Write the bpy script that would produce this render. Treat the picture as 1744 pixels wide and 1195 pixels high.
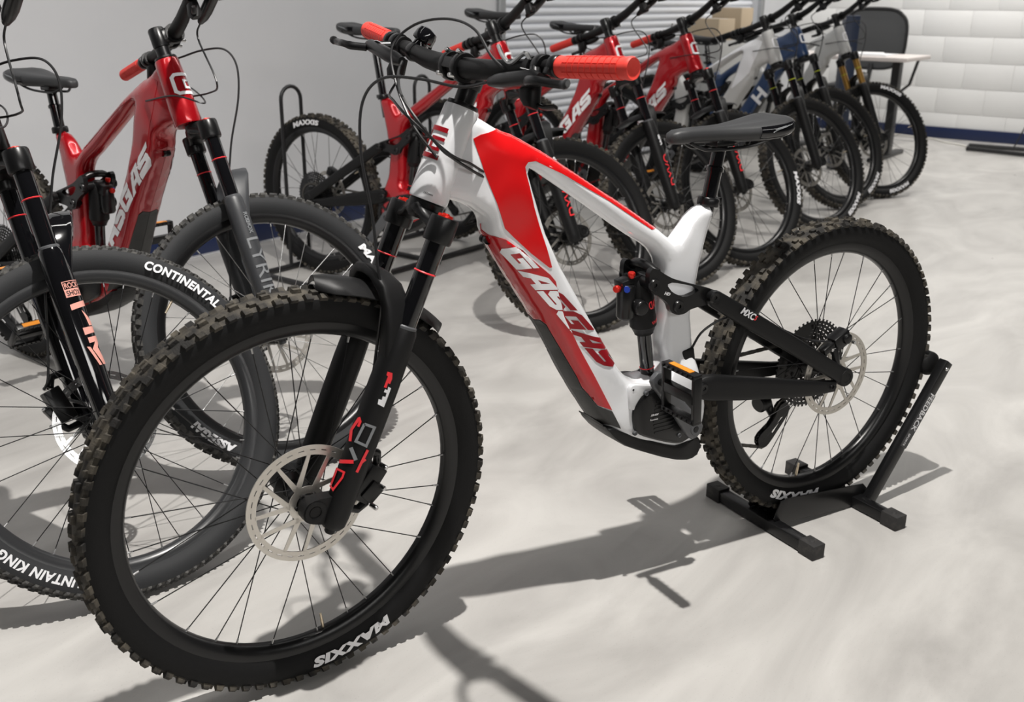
import bpy, bmesh, math, random
import numpy as np
from math import sin, cos, pi, radians, sqrt, atan2
from mathutils import Vector, Matrix
from mathutils.geometry import delaunay_2d_cdt

random.seed(7)
for o in list(bpy.data.objects):
    bpy.data.objects.remove(o, do_unlink=True)
SC = bpy.context.scene
COL = SC.collection

# ------------------------------------------------------------------ camera
ROOM = radians(157.5)                       # the bike on the stand is turned by this in the room
CAMP = (1.747481, 1.546400, 1.190597)       # camera, in the frame of the bike on the stand
YAW, PITCH, ROLL, FPX = 3.674244, 0.337455, -0.009654, 1720.52
def _camrows():
    f = np.array([sin(YAW)*cos(PITCH), cos(YAW)*cos(PITCH), -sin(PITCH)])
    r = np.array([cos(YAW), -sin(YAW), 0.0]); d = np.cross(f, r)
    c, s = cos(ROLL), sin(ROLL)
    return np.array([c*r+s*d, -s*r+c*d, f])
CR = _camrows()
CP = np.array(CAMP)
def ray(x, y):
    return np.array([(x-872.0)/FPX, (y-597.5)/FPX, 1.0]) @ CR
def bp(x, y, yy=0.0):
    """photo pixel -> (x, z) on the plane y = yy of the bike on the stand"""
    d = ray(x, y); t = (yy-CP[1])/d[1]
    q = CP+t*d
    return (float(q[0]), float(q[2]))
RZ = Matrix.Rotation(ROOM, 4, 'Z')
cam_d = bpy.data.cameras.new('camera'); cam = bpy.data.objects.new('camera', cam_d)
COL.objects.link(cam)
m = Matrix.Identity(4)
for i in range(3):
    m[i][0] = CR[0][i]; m[i][1] = -CR[1][i]; m[i][2] = -CR[2][i]; m[i][3] = CP[i]
cam.matrix_world = RZ @ m
cam_d.sensor_fit = 'HORIZONTAL'; cam_d.sensor_width = 36.0
cam_d.lens = FPX/1744.0*36.0
cam_d.clip_start = 0.05
cam_d.dof.use_dof = True; cam_d.dof.focus_distance = 1.95; cam_d.dof.aperture_fstop = 6.0
SC.camera = cam

# ------------------------------------------------------------------ light
W = bpy.data.worlds.new('world'); SC.world = W; W.use_nodes = True
W.node_tree.nodes['Background'].inputs[0].default_value = (1.0, 0.985, 0.965, 1)
W.node_tree.nodes['Background'].inputs[1].default_value = 0.035
def lamp_spot(loc, energy, radius=0.05, size=150, blend=0.6, col=(1, 0.965, 0.92), target=None):
    d = bpy.data.lights.new('ceiling_spot', 'SPOT'); d.energy = energy; d.shadow_soft_size = radius
    d.spot_size = radians(size); d.spot_blend = blend; d.color = col
    o = bpy.data.objects.new('ceiling_spot', d); COL.objects.link(o); o.location = loc
    return o
def lamp_area(loc, energy, sx, sy, col=(1, 0.98, 0.95), tilt=0, turn=0):
    d = bpy.data.lights.new('added_fill', 'AREA'); d.shape = 'RECTANGLE'; d.size = sx; d.size_y = sy
    d.energy = energy; d.color = col
    o = bpy.data.objects.new('added_fill', d); COL.objects.link(o); o.location = loc; o.rotation_euler = (radians(tilt), 0, radians(turn))
    return o
lamp_spot((-0.90, -0.08, 3.40), 560, 0.030, 130, 0.7)      # the one right above the bike on the stand
lamp_spot((2.70, 0.20, 3.40), 230, 0.045, 92, 1.0)
lamp_spot((4.90, 0.10, 3.40), 130, 0.045, 92, 1.0)
lamp_spot((6.70, 1.10, 3.40), 230, 0.045, 130, 0.9)
lamp_spot((3.20, -2.00, 3.40), 190, 0.06, 88, 1.0)
lamp_area((1.2, 1.1, 3.45), 118, 9.0, 0.25, tilt=62)       # added unseen fill that brightens the back wall
lamp_area((5.6, 1.0, 3.45), 62, 4.5, 0.25, tilt=62, turn=-90)  # second added fill, turned to lift the block wall
lamp_area((-2.6, -4.4, 2.9), 68, 4.5, 0.5, tilt=66, turn=-28)    # soft fill added behind the camera for the upright white faces
SC.view_settings.view_transform = 'Standard'; SC.view_settings.look = 'None'
SC.view_settings.gamma = 1.0; SC.view_settings.use_curve_mapping = False
SC.view_settings.exposure = -0.10

# ------------------------------------------------------------------ materials
MATS = {}
def mat(name, col, rough=0.5, metal=0.0, coat=0.0, noise=None, bump=0.0, bscale=200.0, spec=0.5, trans=0.0, alpha=1.0):
    """noise = (second colour, scale, contrast low, contrast high)"""
    if name in MATS: return MATS[name]
    M = bpy.data.materials.new(name); M.use_nodes = True
    nt = M.node_tree; b = nt.nodes['Principled BSDF']
    b.inputs['Base Color'].default_value = (*col, 1); b.inputs['Roughness'].default_value = rough
    b.inputs['Metallic'].default_value = metal; b.inputs['Coat Weight'].default_value = coat
    b.inputs['Coat Roughness'].default_value = 0.06; b.inputs['Specular IOR Level'].default_value = spec
    if trans: b.inputs['Transmission Weight'].default_value = trans
    if alpha < 1: b.inputs['Alpha'].default_value = alpha
    if noise or bump:
        tc = nt.nodes.new('ShaderNodeTexCoord')
    if noise:
        n = nt.nodes.new('ShaderNodeTexNoise'); n.inputs['Scale'].default_value = noise[1]; n.inputs['Detail'].default_value = 5
        nt.links.new(tc.outputs['Object'], n.inputs['Vector'])
        r = nt.nodes.new('ShaderNodeValToRGB')
        r.color_ramp.elements[0].position = noise[2]; r.color_ramp.elements[0].color = (*col, 1)
        r.color_ramp.elements[1].position = noise[3]; r.color_ramp.elements[1].color = (*noise[0], 1)
        nt.links.new(n.outputs['Fac'], r.inputs[0]); nt.links.new(r.outputs[0], b.inputs['Base Color'])
    if bump:
        n2 = nt.nodes.new('ShaderNodeTexNoise'); n2.inputs['Scale'].default_value = bscale
        nt.links.new(tc.outputs['Object'], n2.inputs['Vector'])
        bm_ = nt.nodes.new('ShaderNodeBump'); bm_.inputs['Strength'].default_value = bump; bm_.inputs['Distance'].default_value = 0.002
        nt.links.new(n2.outputs['Fac'], bm_.inputs['Height']); nt.links.new(bm_.outputs[0], b.inputs['Normal'])
    MATS[name] = M
    return M
mat('paint_white', (0.80, 0.81, 0.83), 0.22, coat=0.6)
mat('paint_red', (0.62, 0.006, 0.008), 0.24, coat=0.6)
mat('paint_red_cover', (0.50, 0.005, 0.010), 0.24, coat=0.6)
mat('candy_red', (0.42, 0.004, 0.010), 0.25, metal=0.35, coat=0.8)
mat('candy_red_dark', (0.33, 0.004, 0.010), 0.25, metal=0.25, coat=0.8)
mat('paint_grey', (0.52, 0.52, 0.51), 0.3, coat=0.4)
mat('paint_navy', (0.018, 0.045, 0.12), 0.3, coat=0.4)
mat('letter_white', (0.84, 0.84, 0.86), 0.35)
mat('letter_maroon', (0.26, 0.004, 0.010), 0.3)
mat('letter_red', (0.85, 0.035, 0.045), 0.4)
mat('letter_grey', (0.22, 0.23, 0.24), 0.4)
mat('letter_pink', (0.78, 0.36, 0.30), 0.35)
mat('letter_ghost', (0.10, 0.10, 0.105), 0.5)
mat('letter_black', (0.01, 0.01, 0.01), 0.4)
mat('battery_grey', (0.035, 0.035, 0.034), 0.55, bump=0.2, bscale=900)
mat('matte_black', (0.006, 0.006, 0.0064), 0.48, bump=0.05, bscale=700, spec=0.28)
mat('satin_black', (0.006, 0.006, 0.0065), 0.30, spec=0.4)
mat('gloss_black', (0.004, 0.004, 0.005), 0.07, coat=0.6)
mat('graphite', (0.085, 0.088, 0.094), 0.38)
mat('fork_charcoal', (0.040, 0.042, 0.046), 0.42)
mat('rubber', (0.0075, 0.0075, 0.0078), 0.60, bump=0.15, bscale=500, spec=0.2)
mat('rubber_grey', (0.026, 0.027, 0.029), 0.68, bump=0.15, bscale=500, spec=0.3)
mat('tread', (0.020, 0.019, 0.018), 0.75, noise=((0.105, 0.092, 0.072), 30.0, 0.40, 0.70), bump=0.4, bscale=420, spec=0.3)
mat('tread_grey', (0.035, 0.035, 0.035), 0.75, noise=((0.10, 0.096, 0.088), 40.0, 0.4, 0.7), bump=0.3, bscale=420)
mat('rim_black', (0.007, 0.007, 0.0075), 0.30, spec=0.4)
mat('rim_grey', (0.030, 0.031, 0.033), 0.28)
mat('spoke_black', (0.012, 0.012, 0.013), 0.35, metal=0.3)
mat('spoke_steel', (0.5, 0.5, 0.5), 0.3, metal=1.0)
mat('nipple', (0.55, 0.55, 0.55), 0.35, metal=0.9)
mat('rotor_steel', (0.62, 0.59, 0.54), 0.36, metal=0.85)
mat('steel', (0.62, 0.62, 0.62), 0.22, metal=1.0)
mat('chain', (0.10, 0.095, 0.085), 0.4, metal=0.7)
mat('cassette', (0.035, 0.035, 0.036), 0.3, metal=0.6)
mat('grip_red', (0.80, 0.055, 0.040), 0.55)
mat('grip_dark_red', (0.42, 0.012, 0.015), 0.55)
mat('saddle', (0.030, 0.031, 0.033), 0.5, bump=0.12, bscale=900)
mat('cable', (0.012, 0.012, 0.013), 0.4)
mat('anodised_red', (0.70, 0.025, 0.015), 0.28, metal=0.6)
mat('anodised_blue', (0.02, 0.06, 0.45), 0.3, metal=0.5)
mat('gold', (0.48, 0.27, 0.07), 0.28, metal=0.8)
mat('amber', (0.75, 0.27, 0.03), 0.25)
mat('lime', (0.62, 0.70, 0.02), 0.4)
mat('brass', (0.7, 0.6, 0.45), 0.3, metal=0.9)
mat('stand_black', (0.006, 0.006, 0.0065), 0.30, spec=0.4)
mat('stand_rubber', (0.025, 0.024, 0.024), 0.7, noise=((0.06, 0.055, 0.05), 60, 0.5, 0.8))
mat('stand_sticker', (0.035, 0.036, 0.038), 0.4)
mat('rack_black', (0.012, 0.012, 0.013), 0.35)
mat('navy_base', (0.010, 0.020, 0.072), 0.4)
mat('shutter_white', (0.80, 0.82, 0.86), 0.4)
mat('jamb_grey', (0.33, 0.34, 0.35), 0.45)
mat('desk_top', (0.72, 0.66, 0.63), 0.4)
mat('desk_black', (0.012, 0.012, 0.013), 0.4)
mat('mesh_grey', (0.075, 0.077, 0.08), 0.7)
mat('paper', (0.85, 0.85, 0.86), 0.6)
mat('card', (0.50, 0.40, 0.28), 0.7)
mat('cabinet_grey', (0.42, 0.42, 0.41), 0.5)
mat('cabinet_navy', (0.022, 0.032, 0.062), 0.4)
mat('wire_white', (0.75, 0.73, 0.68), 0.5)
mat('plastic_clear', (0.8, 0.82, 0.85), 0.1, alpha=0.25)

def floor_material():
    M = bpy.data.materials.new('epoxy_floor'); M.use_nodes = True
    nt = M.node_tree; b = nt.nodes['Principled BSDF']
    tc = nt.nodes.new('ShaderNodeTexCoord')
    mp = nt.nodes.new('ShaderNodeMapping'); mp.inputs['Scale'].default_value = (1.0, 1.9, 1.0); mp.inputs['Rotation'].default_value = (0, 0, 0.5)
    nt.links.new(tc.outputs['Object'], mp.inputs['Vector'])
    n1 = nt.nodes.new('ShaderNodeTexNoise'); n1.inputs['Scale'].default_value = 1.5; n1.inputs['Detail'].default_value = 6
    n1.inputs['Roughness'].default_value = 0.55; n1.inputs['Distortion'].default_value = 1.6
    nt.links.new(mp.outputs[0], n1.inputs['Vector'])
    r = nt.nodes.new('ShaderNodeValToRGB')
    e = r.color_ramp.elements
    e[0].position = 0.30; e[0].color = (0.42, 0.407, 0.39, 1)
    e[1].position = 0.72; e[1].color = (0.63, 0.615, 0.588, 1)
    nt.links.new(n1.outputs['Fac'], r.inputs[0])
    n2 = nt.nodes.new('ShaderNodeTexNoise'); n2.inputs['Scale'].default_value = 260; n2.inputs['Detail'].default_value = 2
    nt.links.new(tc.outputs['Object'], n2.inputs['Vector'])
    r2 = nt.nodes.new('ShaderNodeValToRGB')
    r2.color_ramp.elements[0].position = 0.27; r2.color_ramp.elements[0].color = (0.82, 0.82, 0.82, 1)
    r2.color_ramp.elements[1].position = 0.36; r2.color_ramp.elements[1].color = (1, 1, 1, 1)
    nt.links.new(n2.outputs['Fac'], r2.inputs[0])
    mx = nt.nodes.new('ShaderNodeMixRGB'); mx.blend_type = 'MULTIPLY'; mx.inputs[0].default_value = 0.7
    nt.links.new(r.outputs[0], mx.inputs[1]); nt.links.new(r2.outputs[0], mx.inputs[2])
    nt.links.new(mx.outputs[0], b.inputs['Base Color'])
    rr = nt.nodes.new('ShaderNodeMapRange'); rr.inputs['To Min'].default_value = 0.22; rr.inputs['To Max'].default_value = 0.42
    n3 = nt.nodes.new('ShaderNodeTexNoise'); n3.inputs['Scale'].default_value = 3.5; n3.inputs['Detail'].default_value = 4
    nt.links.new(mp.outputs[0], n3.inputs['Vector'])
    nt.links.new(n3.outputs['Fac'], rr.inputs[0]); nt.links.new(rr.outputs[0], b.inputs['Roughness'])
    bu = nt.nodes.new('ShaderNodeBump'); bu.inputs['Strength'].default_value = 0.25; bu.inputs['Distance'].default_value = 0.006
    n4 = nt.nodes.new('ShaderNodeTexNoise'); n4.inputs['Scale'].default_value = 5.0; n4.inputs['Detail'].default_value = 3; n4.inputs['Distortion'].default_value = 1.2
    nt.links.new(mp.outputs[0], n4.inputs['Vector'])
    nt.links.new(n4.outputs['Fac'], bu.inputs['Height']); nt.links.new(bu.outputs[0], b.inputs['Normal'])
    MATS['epoxy_floor'] = M
floor_material()
mat('wall_grey', (0.60, 0.61, 0.63), 0.55, noise=((0.65, 0.655, 0.67), 1.2, 0.35, 0.7), bump=0.08, bscale=120)
mat('block_white', (0.80, 0.80, 0.79), 0.5, bump=0.5, bscale=160)
mat('mortar_white', (0.78, 0.775, 0.765), 0.6)

# ------------------------------------------------------------------ mesh helpers
def V3(*a): return np.array(a, float)
def nrm(v):
    v = np.asarray(v, float); return v/(np.linalg.norm(v)+1e-12)
class MB:
    def __init__(s): s.v = []; s.f = []; s.m = []; s.s = []
    def add(s, vs, fs, mi=0, smooth=True):
        o = len(s.v); s.v += [tuple(map(float, q)) for q in vs]
        for f in fs: s.f.append([i+o for i in f]); s.m.append(mi); s.s.append(smooth)
        return s
    def box(s, c, size, M=None, mi=0, taper=1.0):
        hx, hy, hz = size[0]/2, size[1]/2, size[2]/2
        vs = []
        for z in (-1, 1):
            k = taper if z > 0 else 1.0
            for x, y in ((-1, -1), (1, -1), (1, 1), (-1, 1)): vs.append((x*hx*k, y*hy*k, z*hz))
        if M is not None: vs = [tuple(np.asarray(M) @ np.array(q)) for q in vs]
        vs = [(q[0]+c[0], q[1]+c[1], q[2]+c[2]) for q in vs]
        return s.add(vs, [(3, 2, 1, 0), (4, 5, 6, 7), (0, 1, 5, 4), (1, 2, 6, 5), (2, 3, 7, 6), (3, 0, 4, 7)], mi, False)
    def tube(s, pts, rad, seg=10, mi=0, caps=True, closed=False, squash=1.0, up=None):
        """sweep of a circle (or an ellipse, squash = height/width against `up`) along points"""
        P = [np.asarray(q, float) for q in pts]; n = len(P)
        R = [rad]*n if np.isscalar(rad) else list(rad)
        T = []
        for i in range(n):
            a = P[(i-1) % n] if (closed or i > 0) else P[0]; b = P[(i+1) % n] if (closed or i < n-1) else P[-1]
            T.append(nrm(b-a))
        u0 = np.asarray(up if up is not None else (0, 0, 1), float)
        if abs(np.dot(nrm(u0), T[0])) > 0.97: u0 = V3(1, 0, 0) if abs(T[0][0]) < 0.9 else V3(0, 1, 0)
        vs = []; u = u0
        for i in range(n):
            if up is not None: u = np.asarray(up, float)
            u = u-np.dot(u, T[i])*T[i]
            if np.linalg.norm(u) < 1e-6: u = np.cross(T[i], V3(0.3, 0.5, 0.8))
            u = nrm(u); w = np.cross(T[i], u)
            for k in range(seg):
                a = 2*pi*k/seg
                vs.append(P[i]+R[i]*(cos(a)*w+squash*sin(a)*u))
        fs = []
        for i in range(n if closed else n-1):
            j = (i+1) % n
            for k in range(seg):
                l = (k+1) % seg
                fs.append((i*seg+k, i*seg+l, j*seg+l, j*seg+k))
        s.add(vs, fs, mi, True)
        if caps and not closed:
            o = len(s.v)-n*seg
            s.f.append([o+k for k in range(seg)][::-1]); s.m.append(mi); s.s.append(False)
            s.f.append([o+(n-1)*seg+k for k in range(seg)]); s.m.append(mi); s.s.append(False)
        return s
    def lathe(s, prof, c=(0, 0, 0), axis=(0, 1, 0), seg=32, mi=0, closed=False, arc=None, ref=None):
        """prof: (radius, distance along the axis)"""
        a = nrm(axis); r0 = np.asarray(ref, float) if ref is not None else (V3(1, 0, 0) if abs(a[0]) < 0.9 else V3(0, 0, 1))
        u = nrm(r0-np.dot(r0, a)*a); w = np.cross(a, u); c = np.asarray(c, float)
        n = len(prof); vs = []
        a0, a1 = arc if arc else (0, 2*pi); S = seg+1 if arc else seg
        for k in range(S):
            t = a0+(a1-a0)*k/seg
            e = cos(t)*u+sin(t)*w
            for (r, h) in prof: vs.append(c+a*h+e*r)
        fs = []
        for k in range(seg):
            l = (k+1) % S if not arc else k+1
            for i in range(n if closed else n-1):
                j = (i+1) % n
                fs.append((k*n+i, k*n+j, l*n+j, l*n+i))
        return s.add(vs, fs, mi, True)
    def loft(s, secs, mi=0, caps=True, closed=True, smooth=True):
        n = len(secs[0]); vs = [q for c in secs for q in c]; fs = []
        for i in range(len(secs)-1):
            for k in range(n if closed else n-1):
                l = (k+1) % n
                fs.append((i*n+k, i*n+l, (i+1)*n+l, (i+1)*n+k))
        s.add(vs, fs, mi, smooth)
        if caps:
            o = len(s.v)-len(vs)
            s.f.append([o+k for k in range(n)][::-1]); s.m.append(mi); s.s.append(False)
            s.f.append([o+(len(secs)-1)*n+k for k in range(n)]); s.m.append(mi); s.s.append(False)
        return s
    def plate(s, outer, holes, fn, w0, w1, mi=0, smooth=False):
        """flat plate with holes; fn(u, v, w) -> point"""
        loops = [list(outer)]+[list(h) for h in holes]
        P, tris = cdt(loops)
        n = len(P)
        vs = [fn(q[0], q[1], w0) for q in P]+[fn(q[0], q[1], w1) for q in P]
        fs = [tuple(t[::-1]) for t in tris]+[tuple(i+n for i in t) for t in tris]
        s.add(vs, fs, mi, smooth)
        for lp in loops:
            k = len(lp); vs = [fn(q[0], q[1], w0) for q in lp]+[fn(q[0], q[1], w1) for q in lp]
            s.add(vs, [(i, (i+1) % k, (i+1) % k+k, i+k) for i in range(k)], mi, smooth)
        return s
    def mesh(s, name, mats, sharp=38, bevel=0.0, weld=True):
        me = bpy.data.meshes.new(name)
        bm = bmesh.new()
        bv = [bm.verts.new(q) for q in s.v]
        for f, mi, sm in zip(s.f, s.m, s.s):
            try:
                ff = bm.faces.new([bv[i] for i in f]); ff.material_index = mi; ff.smooth = True
            except ValueError: pass
        if weld: bmesh.ops.remove_doubles(bm, verts=bm.verts, dist=1e-6)
        bmesh.ops.recalc_face_normals(bm, faces=bm.faces)
        if bevel > 0:
            ed = [e for e in bm.edges if len(e.link_faces) == 2 and e.calc_face_angle(0) > radians(35)]
            bmesh.ops.bevel(bm, geom=ed, offset=bevel, segments=2, affect='EDGES', profile=0.5, clamp_overlap=True)
            for f in bm.faces: f.smooth = True
        bm.to_mesh(me); bm.free()
        for k in (mats if isinstance(mats, (list, tuple)) else [mats]): me.materials.append(MATS[k])
        me.set_sharp_from_angle(angle=radians(sharp))
        return me

def inside(P, loop):
    P = np.asarray(P, float); L = np.asarray(loop, float); r = np.zeros(len(P), bool)
    x, y = P[:, 0], P[:, 1]; j = len(L)-1
    for i in range(len(L)):
        xi, yi = L[i]; xj, yj = L[j]
        c = ((yi > y) != (yj > y)) & (x < (xj-xi)*(y-yi)/((yj-yi) if abs(yj-yi) > 1e-12 else 1e-12)+xi)
        r ^= c; j = i
    return r
def cdt(loops, extra=(), extra_edges=()):
    """triangles inside loops[0] minus the other loops"""
    vs = []; es = []
    for lp in loops:
        o = len(vs); vs += [Vector((q[0], q[1])) for q in lp]
        es += [(o+i, o+(i+1) % len(lp)) for i in range(len(lp))]
    for a, b in extra_edges:
        o = len(vs); vs += [Vector(a), Vector(b)]; es.append((o, o+1))
    vs += [Vector((q[0], q[1])) for q in extra]
    r = delaunay_2d_cdt(vs, es, [], 0, 1e-7)
    P = [(q[0], q[1]) for q in r[0]]; T = [tuple(t) for t in r[2]]
    C = np.array([[sum(P[i][k] for i in t)/3 for k in (0, 1)] for t in T])
    ok = inside(C, loops[0])
    for h in loops[1:]: ok &= ~inside(C, h)
    return P, [t for t, k in zip(T, ok) if k]

def mkobj(name, me, parent=None, M=None, kind=None):
    o = bpy.data.objects.new(name, me); COL.objects.link(o)
    if parent is not None: o.parent = parent
    if M is not None: o.matrix_local = M
    if kind: o['kind'] = kind
    return o
def empty(name, label, cat, group=None, M=None):
    o = bpy.data.objects.new(name, None); COL.objects.link(o); o.empty_display_size = 0.05
    o['label'] = label; o['category'] = cat
    if group: o['group'] = group
    if M is not None: o.matrix_world = M
    return o
def tag(o, label, cat, group=None):
    o['label'] = label; o['category'] = cat
    if group: o['group'] = group
    return o
def spline(pts, n=8):
    P = [np.asarray(q, float) for q in pts]; P = [2*P[0]-P[1]]+P+[2*P[-1]-P[-2]]; out = []
    for i in range(1, len(P)-2):
        for k in range(n):
            t = k/n
            out.append(0.5*((2*P[i])+(-P[i-1]+P[i+1])*t+(2*P[i-1]-5*P[i]+4*P[i+1]-P[i+2])*t*t+(-P[i-1]+3*P[i]-3*P[i+1]+P[i+2])*t**3))
    out.append(P[-2]); return out
def sup(c, u, w, a, b, n=16, e=3.0):
    """superellipse section: centre, axes u/w, half sizes a/b"""
    c, u, w = np.asarray(c, float), nrm(u), nrm(w); r = []
    for k in range(n):
        t = 2*pi*(k+0.5)/n; x, y = cos(t), sin(t)
        r.append(c+u*a*math.copysign(abs(x)**(2/e), x)+w*b*math.copysign(abs(y)**(2/e), y))
    return r

# text: the built-in font as flat triangles
_TX = {}
def text2d(txt, bold=0.0, spacing=1.0, shear=0.0):
    key = (txt, bold, spacing, shear)
    if key in _TX: return _TX[key]
    c = bpy.data.curves.new('t', 'FONT'); c.body = txt; c.size = 1.0; c.offset = bold; c.space_character = spacing; c.shear = shear
    c.resolution_u = 3
    o = bpy.data.objects.new('t', c); COL.objects.link(o)
    bpy.context.view_layer.update()
    me = o.to_mesh()
    bm = bmesh.new(); bm.from_mesh(me); bmesh.ops.triangulate(bm, faces=bm.faces)
    bm.verts.index_update()
    vs = np.array([(q.co.x, q.co.y) for q in bm.verts]); fs = [[q.index for q in f.verts] for f in bm.faces]
    bm.free(); o.to_mesh_clear(); bpy.data.objects.remove(o); bpy.data.curves.remove(c)
    lo, hi = vs.min(0), vs.max(0)
    vs = (vs-[lo[0], 0])/(0.729)      # cap height -> 1
    _TX[key] = (vs, fs, (hi[0]-lo[0])/0.729)
    return _TX[key]
def slice2d(vs, fs, step, axis=1):
    """cut a flat mesh along lines so that it can bend round a cylinder"""
    bm = bmesh.new(); bv = [bm.verts.new((q[0], q[1], 0)) for q in vs]
    for f in fs:
        try: bm.faces.new([bv[i] for i in f])
        except ValueError: pass
    lo, hi = min(q[axis] for q in vs), max(q[axis] for q in vs)
    k = lo+step
    while k < hi:
        co = (k, 0, 0) if axis == 0 else (0, k, 0); no = (1, 0, 0) if axis == 0 else (0, 1, 0)
        bmesh.ops.bisect_plane(bm, geom=list(bm.verts)+list(bm.edges)+list(bm.faces), plane_co=co, plane_no=no)
        k += step
    bm.verts.index_update()
    r = ([(q.co.x, q.co.y) for q in bm.verts], [[q.index for q in f.verts] for f in bm.faces]); bm.free()
    return r
def stroke(pts, w):
    """outline polygon of a thick mitred polyline"""
    P = [np.asarray(q, float) for q in pts]; L = []; R = []
    for i in range(len(P)):
        d0 = nrm(P[i]-P[i-1]) if i > 0 else nrm(P[1]-P[0])
        d1 = nrm(P[i+1]-P[i]) if i < len(P)-1 else d0
        n0 = np.array([-d0[1], d0[0]]); n1 = np.array([-d1[1], d1[0]]); b = nrm(n0+n1)
        k = w/2/max(0.35, np.dot(b, n0)); L.append(P[i]+b*k); R.append(P[i]-b*k)
    return [tuple(q) for q in L+R[::-1]]

# ------------------------------------------------------------------ room
# room axes: X to the right along the back wall, Y away from the camera, Z up
YB, XR = 3.29, 7.67
def quadgrid(mb, a, b, c, d, mi=0): mb.add([a, b, c, d], [(0, 1, 2, 3)], mi, False)
fl = MB(); quadgrid(fl, (-6, -7, 0), (XR+0.05, -7, 0), (XR+0.05, YB+0.05, 0), (-6, YB+0.05, 0))
mkobj('floor', fl.mesh('floor', 'epoxy_floor'), kind='structure')
DX0, DX1, DZ = 3.03, 6.86, 2.70              # roll-up door opening
wb = MB()
for (x0, x1, z0, z1) in ((-6, DX0, 0, 3.6), (DX1, XR+0.05, 0, 3.6), (DX0, DX1, DZ, 3.6)):
    wb.box(((x0+x1)/2, YB+0.06, (z0+z1)/2), (x1-x0, 0.12, z1-z0))
mkobj('wall_back', wb.mesh('wall_back', 'wall_grey'), kind='structure')
# roll-up door, slat by slat
dm = MB(); dm.box(((DX0+DX1)/2, YB+0.10, DZ/2), (DX1-DX0, 0.02, DZ))
door = mkobj('door_1', dm.mesh('door_1', 'shutter_white'), kind='structure')
sl = MB(); L = DX1-DX0-0.04
prof = [(0.0, -0.0245), (-0.004, -0.0235), (-0.018, -0.013), (-0.022, 0.0), (-0.018, 0.013), (-0.004, 0.0235), (0.0, 0.0245)]
sl.loft([[(x, p_[0], p_[1]) for p_ in prof] for x in (-L/2, L/2)])
slm = sl.mesh('slat', 'shutter_white', sharp=50)
z = 0.03; i = 0
while z < DZ-0.03:
    mkobj('slat' if i == 0 else 'slat.%03d' % i, slm, door, Matrix.Translation(((DX0+DX1)/2, YB+0.088, z)))
    z += 0.0508; i += 1
jm = MB()
for x in (DX0-0.015, DX1+0.015): jm.box((x, YB-0.005, DZ/2), (0.07, 0.03, DZ))
jm.box(((DX0+DX1)/2, YB-0.005, DZ+0.035), (DX1-DX0+0.1, 0.03, 0.07))
mkobj('trim_1', jm.mesh('trim_1', 'jamb_grey', bevel=0.003), kind='structure')
bb = MB()
for (x0, x1) in ((-6, DX0-0.05), (DX1+0.05, XR)):
    bb.box(((x0+x1)/2, YB-0.006, 0.058), (x1-x0, 0.012, 0.10))
    bb.box(((x0+x1)/2, YB-0.010, 0.004), (x1-x0, 0.022, 0.008), mi=1)
mkobj('baseboard_back', bb.mesh('baseboard_back', ['navy_base', 'block_white'], bevel=0.002), kind='structure')
# right wall of painted blocks
wr = MB(); wr.box((XR+0.0795, (YB-7)/2, 1.8), (0.16, YB+7, 3.6))
wallr = mkobj('wall_right', wr.mesh('wall_right', 'mortar_white'), kind='structure')
blk = MB(); blk.box((0, 0, 0), (0.03, 0.4055, 0.2195)); blm = blk.mesh('block', 'block_white', bevel=0.003)
n = 0
for r in range(15):
    zc = 0.222-0.2225/2+r*0.2225
    for c in range(18):
        yc = YB-0.204-0.409*c-(0.2045 if r % 2 else 0)
        mkobj('block' if n == 0 else 'block.%03d' % n, blm, wallr, Matrix.Translation((XR+0.0085, yc, zc)))
        n += 1
br = MB(); br.box((XR-0.015, (YB-7)/2, 0.05), (0.012, YB+7-0.02, 0.10))
mkobj('baseboard_right', br.mesh('baseboard_right', 'navy_base', bevel=0.002), kind='structure')

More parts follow.
